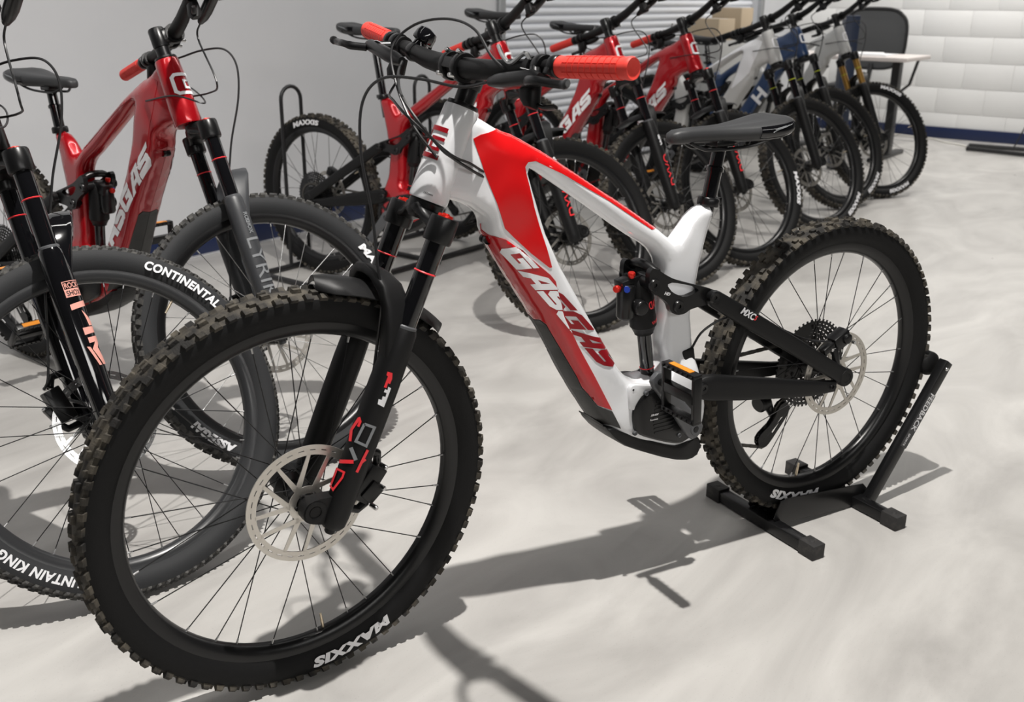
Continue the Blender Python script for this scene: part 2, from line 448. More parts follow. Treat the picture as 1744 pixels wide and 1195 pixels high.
# ------------------------------------------------------------------ wheels (centre at the origin, axle along Y, left side = +Y)
RBF, RBR = 0.311, 0.292
def tire_mesh(name, rb, N=88, style='block', mats=('rubber', 'tread')):
    mb = MB(); k = 0.0305
    half = [(rb+0.002, 0.0150), (rb+0.006, 0.0185), (rb+0.014, 0.0255), (rb+0.026, 0.0300), (rb+0.038, 0.0303), (rb+0.047, 0.0272)]
    crown = [(rb+0.047, 0.0272), (rb+0.0525, 0.0200), (rb+0.0555, 0.0100), (rb+0.0565, 0.0), (rb+0.0555, -0.0100), (rb+0.0525, -0.0200), (rb+0.047, -0.0272)]
    mb.lathe(half, seg=96, mi=0); mb.lathe([(r, -y) for r, y in half][::-1], seg=96, mi=0); mb.lathe(crown, seg=96, mi=1)
    def knob(a, r, y, nr, ny, cl, lw, h, skew=0.0, top=0.8):
        er = V3(cos(a), 0, sin(a)); et = V3(-sin(a), 0, cos(a)); ey = V3(0, 1, 0)
        n_ = nrm(er*nr+ey*ny); l_ = nrm(ey*nr-er*ny); c = er*r+ey*y-n_*0.0015
        vs = []
        for hh, kk in ((0, 1.0), (h+0.0015, top)):
            for sx, sy in ((-1, -1), (1, -1), (1, 1), (-1, 1)):
                vs.append(c+n_*hh+et*(sx*cl/2*kk+skew*sy*lw/2)+l_*sy*lw/2*kk)
        mb.add(vs, [(4, 5, 6, 7), (0, 1, 5, 4), (1, 2, 6, 5), (2, 3, 7, 6), (3, 0, 4, 7)], 1, False)
    for i in range(N):
        a = 2*pi*i/N; b = 2*pi*(i+0.5)/N
        for s in (-1, 1):
            if style == 'block':
                odd = i % 2
                knob(a, rb+0.0495, s*0.0252, 0.70, s*0.71, 0.0150, 0.0125 if odd else 0.0105, 0.0068, s*0.12, 0.78)
                if odd: knob(b, rb+0.0540, s*0.0155, 0.93, s*0.36, 0.0135, 0.0085, 0.0058, s*0.25)
                else: knob(b, rb+0.0563, s*0.0068, 1.0, s*0.08, 0.0165, 0.0085, 0.0056, s*0.10)
            else:
                knob(a, rb+0.0495, s*0.0252, 0.70, s*0.71, 0.0085, 0.0080, 0.0042, s*0.5, 0.5)
                knob(b, rb+0.0545, s*0.0150, 0.93, s*0.36, 0.0090, 0.0075, 0.0044, s*0.6, 0.6)
                knob(a, rb+0.0565, s*0.0055, 1.0, s*0.05, 0.0095, 0.0070, 0.0046, s*0.6, 0.6)
    return mb.mesh(name, list(mats), sharp=30, weld=False)
def rim_mesh(name, rb, m_='rim_black'):
    mb = MB()
    h = [(rb+0.0055, 0.0180), (rb-0.004, 0.0178), (rb-0.014, 0.0125), (rb-0.0185, 0.0065)]
    loop = h+[(r, -y) for r, y in h][::-1]+[(rb+0.0055, -0.0145), (rb-0.003, -0.012), (rb-0.003, 0.012), (rb+0.0055, 0.0145)]
    mb.lathe(loop, seg=96, closed=True)
    return mb.mesh(name, m_, sharp=40)
def hub_mesh(name, rear):
    mb = MB(); e = 0.070 if rear else 0.052
    mb.lathe([(0.0, e), (0.0095, e), (0.0100, 0.046), (0.017, 0.045), (0.0175, 0.036), (0.031, 0.0325), (0.031, 0.0275), (0.018, 0.022),
              (0.0155, 0.0), (0.018, -0.022), (0.031, -0.0275), (0.031, -0.0325), (0.0175, -0.036), (0.0165, -0.045), (0.0095, -0.046), (0.0095, -e), (0, -e)], seg=28)
    for k in range(6):      # rotor bolts
        a = 2*pi*k/6; mb.lathe([(0, 0.050), (0.0035, 0.050), (0.0035, 0.044)], c=(0.022*cos(a), 0, 0.022*sin(a)), seg=8)
    return mb.mesh(name, 'satin_black', sharp=30)
def rotor_mesh(name, R, arms=6):
    mb = MB(); t = 0.0010; y0 = 0.0
    def ring(r0, r1, a0=0, a1=2*pi, seg=120, clo=True):
        if clo: mb.lathe([(r0, -t), (r1, -t), (r1, t), (r0, t)], seg=seg, closed=True)
        else: mb.lathe([(r0, -t), (r1, -t), (r1, t), (r0, t)], seg=seg, closed=True, arc=(a0, a1))
    ring(R-0.0075, R); ring(R-0.0175, R-0.0095); ring(0.019, 0.033)
    for k in range(30):
        a = 2*pi*k/30; ring(R-0.0100, R-0.0070, a, a+0.105, 3, False)
    for k in range(arms):
        a = 2*pi*k/arms
        for da, db, w0, w1 in ((0.0, 0.62, 0.0050, 0.0030), (0.0, -0.02, 0.0050, 0.0030)):
            p0 = V3(0.031*cos(a+da), 0, 0.031*sin(a+da)); p1 = V3((R-0.015)*cos(a+db), 0, (R-0.015)*sin(a+db))
            d = nrm(p1-p0); q = V3(-d[2], 0, d[0]); T_ = V3(0, t, 0)
            vs = [p0-q*w0-T_, p0+q*w0-T_, p1+q*w1-T_, p1-q*w1-T_, p0-q*w0+T_, p0+q*w0+T_, p1+q*w1+T_, p1-q*w1+T_]
            mb.add(vs, [(0, 1, 2, 3), (7, 6, 5, 4), (0, 4, 5, 1), (1, 5, 6, 2), (2, 6, 7, 3), (3, 7, 4, 0)], 0, False)
    return mb.mesh(name, 'rotor_steel', sharp=30, weld=False)
def spoke_mesh(name, rb, s, lead, mats=('spoke_black', 'nipple')):
    mb = MB(); rr = rb-0.0170; off = lead*radians(70); yo = s*(0.0315 if lead > 0 else 0.0285)
    p0 = V3(0.0275*cos(off), yo, 0.0275*sin(off)); p1 = V3(rr, s*0.0025, 0)
    d = nrm(p1-p0); pn = p1-d*0.012
    mb.tube([p0, pn], 0.00105, seg=5, mi=0); mb.tube([pn, p1], [0.0016, 0.0021], seg=6, mi=1)
    return mb.mesh(name, list(mats), sharp=60)
def cassette_mesh():
    mb = MB(); n = 11
    for k in range(n):
        R = 0.1040-0.0082*k if k < 9 else 0.036-0.006*(k-9); y = -0.031-0.0037*k; t = 0.0009; w = 0.0065 if k < 7 else R-0.014
        mb.lathe([(R-w, y-t), (R, y-t), (R, y+t), (R-w, y+t)], seg=56, closed=True)
        T = int(2*pi*R/0.0127)
        for i in range(T):
            a = 2*pi*i/T; c = V3((R+0.0018)*cos(a), y, (R+0.0018)*sin(a))
            mb.box(c, (0.006, 0.0016, 0.005), M=np.array([[cos(a), 0, -sin(a)], [0, 1, 0], [sin(a), 0, cos(a)]]))
        if k < 7:
            for i in range(8):
                a = 2*pi*i/8+0.12*k; r0, r1 = R-w-0.012, R-w+0.001
                c = V3((r0+r1)/2*cos(a), y, (r0+r1)/2*sin(a))
                mb.box(c, (r1-r0, 0.0016, 0.0035), M=np.array([[cos(a), 0, -sin(a)], [0, 1, 0], [sin(a), 0, cos(a)]]))
    mb.lathe([(0.020, -0.03), (0.020, -0.07)], seg=20)
    return mb.mesh('cassette', 'cassette', sharp=30, weld=False)
def ring_text(mb, txt, r_mid, y, h, a0, side, mi=0, bold=0.03, width=1.0, shear=0.15, tilt=0.0):
    """lettering round a tyre or rim, tops outward; a0 = angle of its middle"""
    vs, fs, w = text2d(txt, bold, 1.08, shear)
    out = []
    for q in vs:
        a = a0+(1 if side > 0 else -1)*((q[0]-w/2)*h*width)/r_mid; r = r_mid+(q[1]-0.5)*h
        yy = y+(r-r_mid)*tilt
        out.append((r*cos(a), side*yy, r*sin(a)))
    mb.add(out, fs, mi, False)

TIRE_F, TIRE_R = tire_mesh('tire_front', RBF), tire_mesh('tire_rear', RBR, N=84)
TIRE_XC = tire_mesh('tire_fine', RBF, N=112, style='fine', mats=('rubber_grey', 'tread_grey'))
TIRE_FG = tire_mesh('tire_dusty', RBF, N=88, mats=('rubber_grey', 'tread_grey'))
RIM_F, RIM_R = rim_mesh('rim_29', RBF), rim_mesh('rim_27', RBR)
HUB_F, HUB_R = hub_mesh('hub_front', False), hub_mesh('hub_rear', True)
ROT_F, ROT_R = rotor_mesh('rotor_front', 0.108), rotor_mesh('rotor_rear', 0.100)
SPK_F = [spoke_mesh('spoke', RBF, s, l) for s in (-1, 1) for l in (-1, 1)]
SPK_R = [spoke_mesh('spoke', RBR, s, l) for s in (-1, 1) for l in (-1, 1)]
CASS = cassette_mesh()
vm = MB(); vm.lathe([(0.0, 0.034), (0.0022, 0.034), (0.0026, 0.022), (0.0030, 0.022), (0.0030, 0.0)], axis=(0, 0, 1), seg=10)
VALVE = vm.mesh('valve', 'brass')
def make_wheel(parent, M, rear, tire=None, vang=-1.8, letters=()):
    """the rim is the part; tyre, hub, spokes and disc are its pieces"""
    w = mkobj('wheel', RIM_R if rear else RIM_F, parent, M)
    mkobj('tire', tire or (TIRE_R if rear else TIRE_F), w)
    mkobj('hub', HUB_R if rear else HUB_F, w)
    mkobj('brake_rotor', ROT_R if rear else ROT_F, w, Matrix.Translation((0, 0.049 if rear else 0.0385, 0)))
    if rear: mkobj('cassette', CASS, w)
    rb = RBR if rear else RBF
    mkobj('valve', VALVE, w, Matrix.Rotation(-vang, 4, 'Y') @ Matrix.Translation((rb-0.016, 0, 0)) @ Matrix.Rotation(-pi/2, 4, 'Y'))
    S = SPK_R if rear else SPK_F
    for k in range(28):
        mkobj('spoke', S[k % 4], w, Matrix.Rotation(2*pi*(k+(0.35 if (k % 4) in (0, 3) else 0))/28, 4, 'Y'))
    lmb = MB(); any_ = False
    for (txt, dr, h, a0, side, bold, width, y, tilt) in letters:
        ring_text(lmb, txt, rb+dr, y, h, a0, side, 0, bold, width, tilt=tilt); any_ = True
    if any_: mkobj('lettering', lmb.mesh('tire_lettering', 'letter_white', weld=False), w)
    return w

# ------------------------------------------------------------------ the e-bike (its own frame: x forward, y left, z up, ground at z = 0)
AX_R = V3(0.0, 0, 0.3795); AX_F = V3(1.268, 0, 0.372)
HA = radians(66.3)
AXD = V3(-cos(HA), 0, sin(HA)); PRP = V3(sin(HA), 0, cos(HA))
S0 = AX_F-0.044*PRP
def st(f, y, t): return S0+PRP*f+V3(0, y, 0)+AXD*t           # steering frame -> bike, straight ahead
M_ST = Matrix(((PRP[0], 0, AXD[0], S0[0]), (PRP[1], 1, AXD[1], S0[1]), (PRP[2], 0, AXD[2], S0[2]), (0, 0, 0, 1)))
def steer_matrix(a): return M_ST @ Matrix.Rotation(a, 4, 'Z')
def L_(pts, y=0.0): return [bp(q[0], q[1], (q[2] if len(q) > 2 else y)) for q in pts]

F_OUT = L_([(776, 186), (806, 196), (852, 224), (870, 229), (935, 266), (1000, 310), (1060, 349), (1113, 386), (1127, 398), (1141, 409),
            (1155, 388), (1168, 366), (1191, 344), (1219, 350, .012), (1212, 375, .012), (1191, 441, .012), (1184, 478, .012), (1176, 512, .012),
            (1173, 530, .012), (1175, 554, .012), (1178, 599, .015), (1190, 650, .02), (1199, 680, .03), (1197, 700, .03), (1190, 725, .03), (1176, 745, .02),
            (1110, 757), (1050, 742), (1022, 728), (996, 700, -.012), (957, 639, -.012), (904, 537, -.012), (852, 456, -.012), (828, 417, -.012),
            (814, 389, -.012), (813, 376, -.012), (808, 362, -.01), (789, 347), (767, 340), (745, 334), (728, 322)])
F_HOLE = L_([(899, 281, .01), (976, 336), (1060, 396), (1099, 419), (1114, 440), (1118, 458), (1117, 505), (1118, 554), (1117, 588), (1121, 611),
             (1108, 633), (1071, 642), (1062, 638, .012), (1046, 622, .012), (1011, 559, .012), (933, 419, .012), (897, 296, .012)])
ANCH = np.array([(.985, .93, .024), (.955, .97, .024), (.92, .90, .033), (.86, .86, .040), (.80, .72, .041), (.75, .62, .042), (.62, .45, .046), (.56, .40, .054), (.47, .36, .056), (.42, .42, .050),
                 (.45, .53, .030), (.455, .60, .030), (.44, .68, .028), (.39, .77, .021), (.47, .71, .026), (.60, .785, .023), (.70, .86, .025), (.80, .925, .030)])
class Surf:
    """side surface of the frame: half width y over the side view (x, z)"""
    def __init__(s, outer, holes, anch, R=0.024, p=2.3):
        s.loops = [np.array(outer)]+[np.array(h) for h in holes]; s.a = anch; s.R = R; s.p = p; s.crease = None
    def dist(s, P):
        P = np.asarray(P, float); d = np.full(len(P), 9.0)
        for L in s.loops:
            A = L; B = np.roll(L, -1, 0)
            for a, b in zip(A, B):
                e = b-a; t = np.clip(((P-a) @ e)/(e @ e+1e-12), 0, 1); q = P-a-t[:, None]*e
                d = np.minimum(d, np.sqrt((q**2).sum(1)))
        ok = inside(P, s.loops[0])
        for h in s.loops[1:]: ok &= ~inside(P, h)
        return np.where(ok, d, 0.0)
    def h(s, P):
        P = np.asarray(P, float)
        D = ((P[:, None, :]-s.a[None, :, :2])**2).sum(2); w = 1/(D+1.5e-3)**2
        W_ = (w*s.a[None, :, 2]).sum(1)/w.sum(1)
        u = np.clip(s.dist(P)/s.R, 0, 1)
        if s.crease:
            a, b = np.array(s.crease[0]), np.array(s.crease[1]); e = (b-a)/np.linalg.norm(b-a); n_ = np.array([-e[1], e[0]]); n_ = n_ if n_[1] > 0 else -n_
            g = np.clip(((P-a) @ n_)/.05, 0, 1.2); k = np.clip((P[:, 0]-.66)/.08, 0, 1)*np.clip((.915-P[:, 0])/.04, 0, 1)
            W_ = W_-.022*g*k
        return W_*np.clip(1-(1-u)**s.p, 0, 1)**(1/s.p)
    def pos(s, P, off=0.0, side=1):
        P = np.asarray(P, float); e = 8e-4; h = s.h(P)
        hx = (s.h(P+[e, 0])-s.h(P-[e, 0]))/(2*e); hz = (s.h(P+[0, e])-s.h(P-[0, e]))/(2*e)
        hx = np.clip(hx, -3, 3); hz = np.clip(hz, -3, 3)
        n = np.stack([-hx, np.ones(len(P)), -hz], 1); n /= np.linalg.norm(n, axis=1)[:, None]
        q = np.stack([P[:, 0], h, P[:, 1]], 1)+n*off
        q[:, 1] *= side
        return q
def densify(lp, step):
    out = []; n = len(lp)
    for i in range(n):
        a, b = np.array(lp[i]), np.array(lp[(i+1) % n]); k = max(1, int(np.linalg.norm(b-a)/step))
        out += [tuple(a+(b-a)*j/k) for j in range(k)]
    return out
def smooth_loop(lp, n=1):
    for _ in range(n):      # corner cutting
        o = []
        for i in range(len(lp)):
            a, b = np.array(lp[i]), np.array(lp[(i+1) % len(lp)])
            o += [tuple(a*0.8+b*0.2), tuple(a*0.2+b*0.8)]
        lp = o
    return lp
def grid_in(loops, step, surf=None):
    L = np.array(loops[0]); lo, hi = L.min(0), L.max(0)
    X, Z = np.meshgrid(np.arange(lo[0]+step/2, hi[0], step), np.arange(lo[1]+step/2, hi[1], step))
    P = np.stack([X.ravel(), Z.ravel()], 1); P[:, 0] += ((np.arange(len(P))//X.shape[1]) % 2)*step/2
    ok = inside(P, loops[0])
    for h in loops[1:]: ok &= ~inside(P, h)
    return P[ok]
FS_OUT, FS_HOLE = smooth_loop(F_OUT), smooth_loop(F_HOLE)
FS = Surf(FS_OUT, [FS_HOLE], ANCH)
FS.crease = (bp(818, 243, .036), bp(912, 276, .028))
def inflate(surf, loops, step=0.008, rings=(0.0012, 0.0035, 0.007, 0.012, 0.018)):
    """closed shell: both sides of a Surf, joined at its outline"""
    dl = [densify(l, step) for l in loops]
    extra = []
    for l in dl:
        A = np.array(l); T = np.roll(A, -1, 0)-np.roll(A, 1, 0); N = np.stack([-T[:, 1], T[:, 0]], 1); N /= np.linalg.norm(N, axis=1)[:, None]+1e-12
        for r in rings:
            for sg in (-1, 1):
                Q = A+N*sg*r
                d = surf.dist(Q); extra += [tuple(q) for q, dd in zip(Q, d) if dd > r*0.97]
    G = grid_in(dl, step*1.3); G = G[surf.dist(G) > 0.0215]
    P, T = cdt(dl, extra+[tuple(q) for q in G])
    A = np.array(P); return A, T
def shell_mesh(mb, surf, loops, mi=0, step=0.008, areas=()):
    P, T = inflate(surf, loops, step)
    l = surf.pos(P); r = surf.pos(P, 0, -1)
    b = surf.dist(P) < 1e-6
    l[b, 0], l[b, 1], l[b, 2] = P[b, 0], 0, P[b, 1]; r[b] = l[b]
    n = len(P)
    mb.add(list(l)+list(r), [tuple(t) for t in T]+[tuple(i+n for i in t[::-1]) for t in T], mi)
    if areas:
        C = np.array([P[list(t)].mean(0) for t in T]); k = len(mb.f)-2*len(T)
        for ai, a in enumerate(areas):
            iv = inside(P, a)
            for q in np.where(iv[np.array(T)].all(1))[0]: mb.m[k+q] = mb.m[k+len(T)+q] = ai+1
def panel_mesh(mb, surf, loop, off, mi=0, step=0.007, sides=(1, -1), depth=0.003, holes=()):
    """a panel lying proud of the frame surface"""
    loops = [densify(loop, step)]+[densify(h, step) for h in holes]
    P, T = cdt(loops, [tuple(q) for q in grid_in(loops, step)])
    A = snap(P)
    for s in sides:
        mb.add(surf.pos(A, off, s), [tuple(t) for t in T], mi)
        for lp in loops:
            Q = snap(lp); k = len(Q)
            mb.add(list(surf.pos(Q, off, s))+list(surf.pos(Q, off-depth, s)), [(i, (i+1) % k, (i+1) % k+k, i+k) for i in range(k)], mi)
def clip_to(loop, lo=0.0015):
    return loop

# painted areas, traced on the near face
def bps(x, y):
    yy = 0.04
    for _ in range(12): yy = 0.5*yy+0.5*float(FS.h(np.array([bp(x, y, yy)]))[0])
    return bp(x, y, yy)
def LS(pts): return [bp(q[0], q[1], q[2]) if len(q) > 2 else bps(*q) for q in pts]
def snap(P):
    """points past the outline of the frame go back onto it"""
    P = np.asarray(P, float).copy(); d = FS.dist(P)
    for i in np.where(d <= 0)[0]:
        best = None
        for L in FS.loops:
            B = np.roll(L, -1, 0); e = B-L; t = np.clip(((P[i]-L)*e).sum(1)/((e**2).sum(1)+1e-12), 0, 1); q = L+t[:, None]*e; dd = ((q-P[i])**2).sum(1); k = dd.argmin()
            if best is None or dd[k] < best[0]: best = (dd[k], q[k])
        P[i] = best[1]
    return P
R_UP = LS([(806, 236), (819, 229), (852, 217, 0), (872, 222, 0), (940, 260, 0), (1005, 304, 0), (1065, 343, 0), (1116, 379, 0), (1117, 388, .01), (1110, 391), (1037, 342), (960, 297), (912, 274), (899, 276, .03),
           (893, 284, .03), (896, 300, .03), (908, 352, .034), (929, 425, .034), (940, 455), (936, 456), (904, 431), (876, 405), (860, 389), (846, 345), (824, 290)])
R_BAT = LS([(808, 384, 0), (828, 397), (862, 408), (887, 426), (937, 468), (946, 479), (951, 503), (962, 541), (984, 588), (1012, 640), (1042, 698),
            (1018, 689), (991, 657), (983, 640), (955, 592), (931, 551), (920, 543), (896, 541, -.02), (872, 498, -.02), (845, 458, -.02), (820, 418, -.02)])
R_GREY = LS([(899, 541, -.02), (920, 544), (931, 553), (955, 594), (983, 642), (991, 659), (1018, 691), (1042, 700), (1057, 729), (1040, 722), (1022, 719), (996, 708, -.01), (950, 642, -.02), (920, 588, -.02)])
R_GUARD = L_([(998, 703, -.006), (1022, 721, .02), (1040, 724, .04), (1057, 731, .046), (1092, 743, .05), (1130, 752, .05), (1152, 757, .05), (1168, 750, .05), (1178, 742, .05), (1187, 741, .04), (1188, 748, .03),
              (1178, 764, .02), (1150, 770, 0), (1116, 768, 0), (1046, 749, 0), (1025, 737, 0), (1004, 715, -.006)], 0.04)

LETTER_GLYPHS = {
    'G': ([stroke([(1.0, .86), (.24, .86), (.14, .76), (.14, .24), (.24, .14), (.86, .14), (.86, .52), (.50, .52)], .28)], []),
    'A': ([[(-.02, 0), (.42, 1), (1.0, 1), (1.0, 0), (.70, 0), (.70, .22), (.40, .22), (.30, 0)]], [[(.50, .46), (.70, .46), (.70, .86)]]),
    'S': ([stroke([(1.0, .86), (.24, .86), (.14, .78), (.14, .62), (.24, .5), (.76, .5), (.86, .38), (.86, .22), (.76, .14), (.0, .14)], .28)], [])}
GB0, GB1, GT0, GT1 = bps(845, 421), bps(1031, 634), bps(868, 402), bps(1052, 617)
def wordmark(mb, right, split=True):
    """GASGAS along the down tube"""
    n = 6; gap = 0.06
    B0, B1, T0, T1 = [np.array(q) for q in ((GB1, GB0, GT1, GT0) if right else (GB0, GB1, GT0, GT1))]
    if right:                                # larger on the drive side
        e = B1-B0; T0, T1 = B0+1.40*(T0-B0), B1+1.40*(T1-B1); B0, T0 = B0-e*.16, T0-e*.16; B1, T1 = B1+e*.05, T1+e*.05
    tot = n+gap*(n-1)+.45
    for i, ch in enumerate('GASGAS'):
        outs, holes = LETTER_GLYPHS[ch]
        def mp(q):
            u = (i*(1+gap)+q[0]+q[1]*0.45)/tot; v = q[1]
            return tuple((B0+(B1-B0)*u)*(1-v)+(T0+(T1-T0)*u)*v)
        lo = [densify([mp(q) for q in outs[0]], 0.006)]+[densify([mp(q) for q in h], 0.006) for h in holes]
        ed = list(zip(R_BAT, R_BAT[1:]+R_BAT[:1])) if split else []
        P, T = cdt(lo, [tuple(q) for q in grid_in(lo, 0.005)], [(tuple(a), tuple(b)) for a, b in ed])
        P = np.array(P); C = np.array([P[list(t)].mean(0) for t in T]); red = inside(C, R_BAT)
        q = np.where(inside(P, R_BAT)[:, None], FS.pos(P, 0.0027, -1 if right else 1), FS.pos(P, 0.0012, -1 if right else 1))
        d = FS.dist(P)
        used = [(t, r_) for t, r_ in zip(T, red) if min(d[list(t)]) > 0]
        mb.add(q, [t for t, r_ in used if r_], 0, False)
        mb.add(q, [t for t, r_ in used if not r_], 1, False)

def flat_text(mb, txt, c, ux, uz, h, y, mi=0, bold=0.02, width=1.0, shear=0.0, center=True, fn=None):
    """text in the side plane: c = (x, z), ux/uz = direction of writing, y = offset or surface"""
    vs, fs, w = text2d(txt, bold, 1.0, shear)
    d = nrm((ux, uz)); side = 1 if y > 0 else -1
    up = np.array([-d[1], d[0]]) if side < 0 else np.array([d[1], -d[0]])
    out = []
    for q in vs:
        p_ = np.array(c)+d*(q[0]-(w/2 if center else 0))*h*width+up*(q[1]-0.5)*h
        out.append((p_[0], y if fn is None else fn(p_), p_[1]))
    mb.add(out, fs, mi, False)

def part(parent, name, mb, mats, M=None, **k):
    me = mb if isinstance(mb, bpy.types.Mesh) else mb.mesh(name, mats, **k)
    return mkobj(name, me, parent, M)

def side_stay(mb, pts, sgn):
    """pts: (x, y, z, half height, half thickness)"""
    P = [V3(q[0], sgn*q[1], q[2]) for q in pts]; secs = []
    for i, q in enumerate(pts):
        a = P[max(0, i-1)]; b = P[min(len(P)-1, i+1)]; T = nrm(b-a); w = nrm(V3(0, 1, 0)-T*T[1]); u = np.cross(T, w)
        secs.append(sup(P[i], u, w, q[3], q[4], 16, 4.0))
    mb.loft(secs)

# -------- frame
def build_frame(bike):
    mb = MB(); shell_mesh(mb, FS, [FS_OUT, FS_HOLE], areas=(R_UP, R_BAT, R_GREY))
    mb.lathe([(0.0, 0.553), (0.0330, 0.553), (0.0345, 0.557), (0.0340, 0.60), (0.0310, 0.69), (0.0298, 0.716), (0.0285, 0.719), (0, 0.719)], c=S0, axis=AXD, seg=32)
    # motor shell
    bb_ = V3(0.480, 0, 0.372)
    frame = part(bike, 'frame', mb, ['paint_white', 'paint_red', 'paint_red_cover', 'battery_grey'], sharp=60)
    pm = MB(); panel_mesh(pm, FS, R_UP, 0.0010, depth=0.0016)
    part(frame, 'frame_panel', pm, 'paint_red', sharp=50)
    bm_ = MB(); panel_mesh(bm_, FS, R_BAT, 0.0018, depth=0.003)
    bat = part(bike, 'battery_cover', bm_, 'paint_red_cover', sharp=50)
    gm = MB(); panel_mesh(gm, FS, R_GREY, 0.0024, depth=0.0035)
    part(bat, 'battery_guard', gm, 'battery_grey', sharp=50)
    x, z = bps(831, 409); hh = float(FS.h(np.array([(x, z)]))[0])
    for sg in (1, -1):
        cp = MB(); cp.lathe([(0, sg*(hh+.004)), (.0065, sg*(hh+.004)), (.008, sg*(hh+.002)), (.008, sg*(hh-.01))], c=(x, 0, z), seg=20); part(bat, 'lock_cap', cp, 'satin_black')
    # skid guard under the motor
    gd = MB(); GS = Surf(smooth_loop(R_GUARD), [], np.array([(.6, .35, .052), (.48, .29, .058), (.38, .27, .05)]), R=0.008, p=4.0)
    shell_mesh(gd, GS, [smooth_loop(R_GUARD)], step=0.007)
    part(bike, 'skid_guard', gd, 'matte_black', sharp=50)
    lt = MB(); wordmark(lt, False)
    part(frame, 'wordmark', lt, ['letter_white', 'letter_maroon'], weld=False)
    lt2 = MB(); wordmark(lt2, True)
    part(frame, 'wordmark', lt2, ['letter_white', 'letter_maroon'], weld=False)
    # head badge: a G wrapped round the head tube
    hb = MB()
    def wrap(q, r=0.0305):
        a = q[0]/r; R_ = 0.0349-(q[1])*0.022; return st(R_*cos(a), R_*sin(a), 0.625+q[1])
    for pts, w in (([(.026, .047), (-.014, .047), (-.021, .041), (-.021, .006), (-.014, .0), (.026, .0)], .0080), ([(.026, .031), (.004, .031), (.004, .013), (.020, .013), (.020, .022)], .0056)):
        o = densify(stroke(pts, w), 0.004); P, T = cdt([o]); hb.add([wrap(q) for q in P], T, 0, False)
    part(frame, 'badge', hb, 'letter_maroon', weld=False)
    sm = MB()
    vs, fs, w = text2d('160mm', 0.02, 1.0, 0.2)
    sm.add([st(0.0351*cos(0.75+q[0]*0.12), 0.0351*sin(0.75+q[0]*0.12), 0.5625+q[1]*0.004) for q in vs], fs, 0, False)
    part(frame, 'marking', sm, 'letter_black', weld=False)
    # motor
    mo = MB(); c = V3(0.490, 0, 0.374)
    O = L_([(1078, 712), (1081, 694), (1090, 678), (1104, 666), (1120, 661), (1150, 663), (1176, 680), (1188, 703), (1188, 728), (1176, 744), (1156, 756), (1125, 751), (1082, 739)], 0.058)
    Os = smooth_loop(O, 2); ce = np.mean(np.array(Os), 0)
    mo.loft([[(ce[0]+(q[0]-ce[0])*k_, y_, ce[1]+(q[1]-ce[1])*k_) for q in Os] for y_, k_ in ((-.0615, .93), (-.0585, 1.0), (.0585, 1.0), (.0615, .93))])
    ribs = []
    for k in range(9):
        zz = ce[1]+0.035-k*0.0085; hw = 0.060-abs(k-4)*0.003
        ribs.append(((ce[0]+0.004, 0.0618, zz), (hw, 0.0016, 0.0032)))
    motor = part(bike, 'motor', mo, 'satin_black', sharp=30)
    for c_, sz in ribs:
        rb_ = MB(); rb_.box(c_, sz); part(motor, 'rib', rb_, 'satin_black')
    for q in ((1082, 738), (1157, 741), (1101, 670)):
        bo = MB(); x, z = bp(*q, 0.062); bo.lathe([(0, 0.0625), (0.0028, 0.0625), (0.0042, 0.064), (0.0048, 0.0625), (0.0048, 0.058)], c=(x, 0, z), seg=14); part(motor, 'bolt', bo, 'graphite')
    tx = MB(); flat_text(tx, 'SRAM', bp(1115, 706, .0628), -1, -0.02, 0.0042, 0.0630, bold=0.03, width=1.3, shear=0.3); flat_text(tx, 'Powertrain', bp(1114, 714, .0628), -1, -0.02, 0.0038, 0.0630, width=0.85)
    part(motor, 'lettering', tx, 'letter_white', weld=False)
    cv = MB()
    MC = L_([(1073, 698), (1073, 664), (1076, 657), (1082, 655), (1112, 656), (1108, 664), (1092, 675), (1083, 690), (1080, 698)], 0.056)
    cv.plate(MC, [], lambda u, v, w: (u, w, v), 0.045, 0.0575)
    part(motor, 'side_cover', cv, 'paint_white', bevel=0.0015)
    dot = MB(); x, z = bp(1079, 664, .058); dot.lathe([(0, 0.0582), (0.0022, 0.0582), (0.0022, 0.05)], c=(x, 0, z), seg=12)
    part(motor, 'screw', dot, 'letter_black')
    return frame

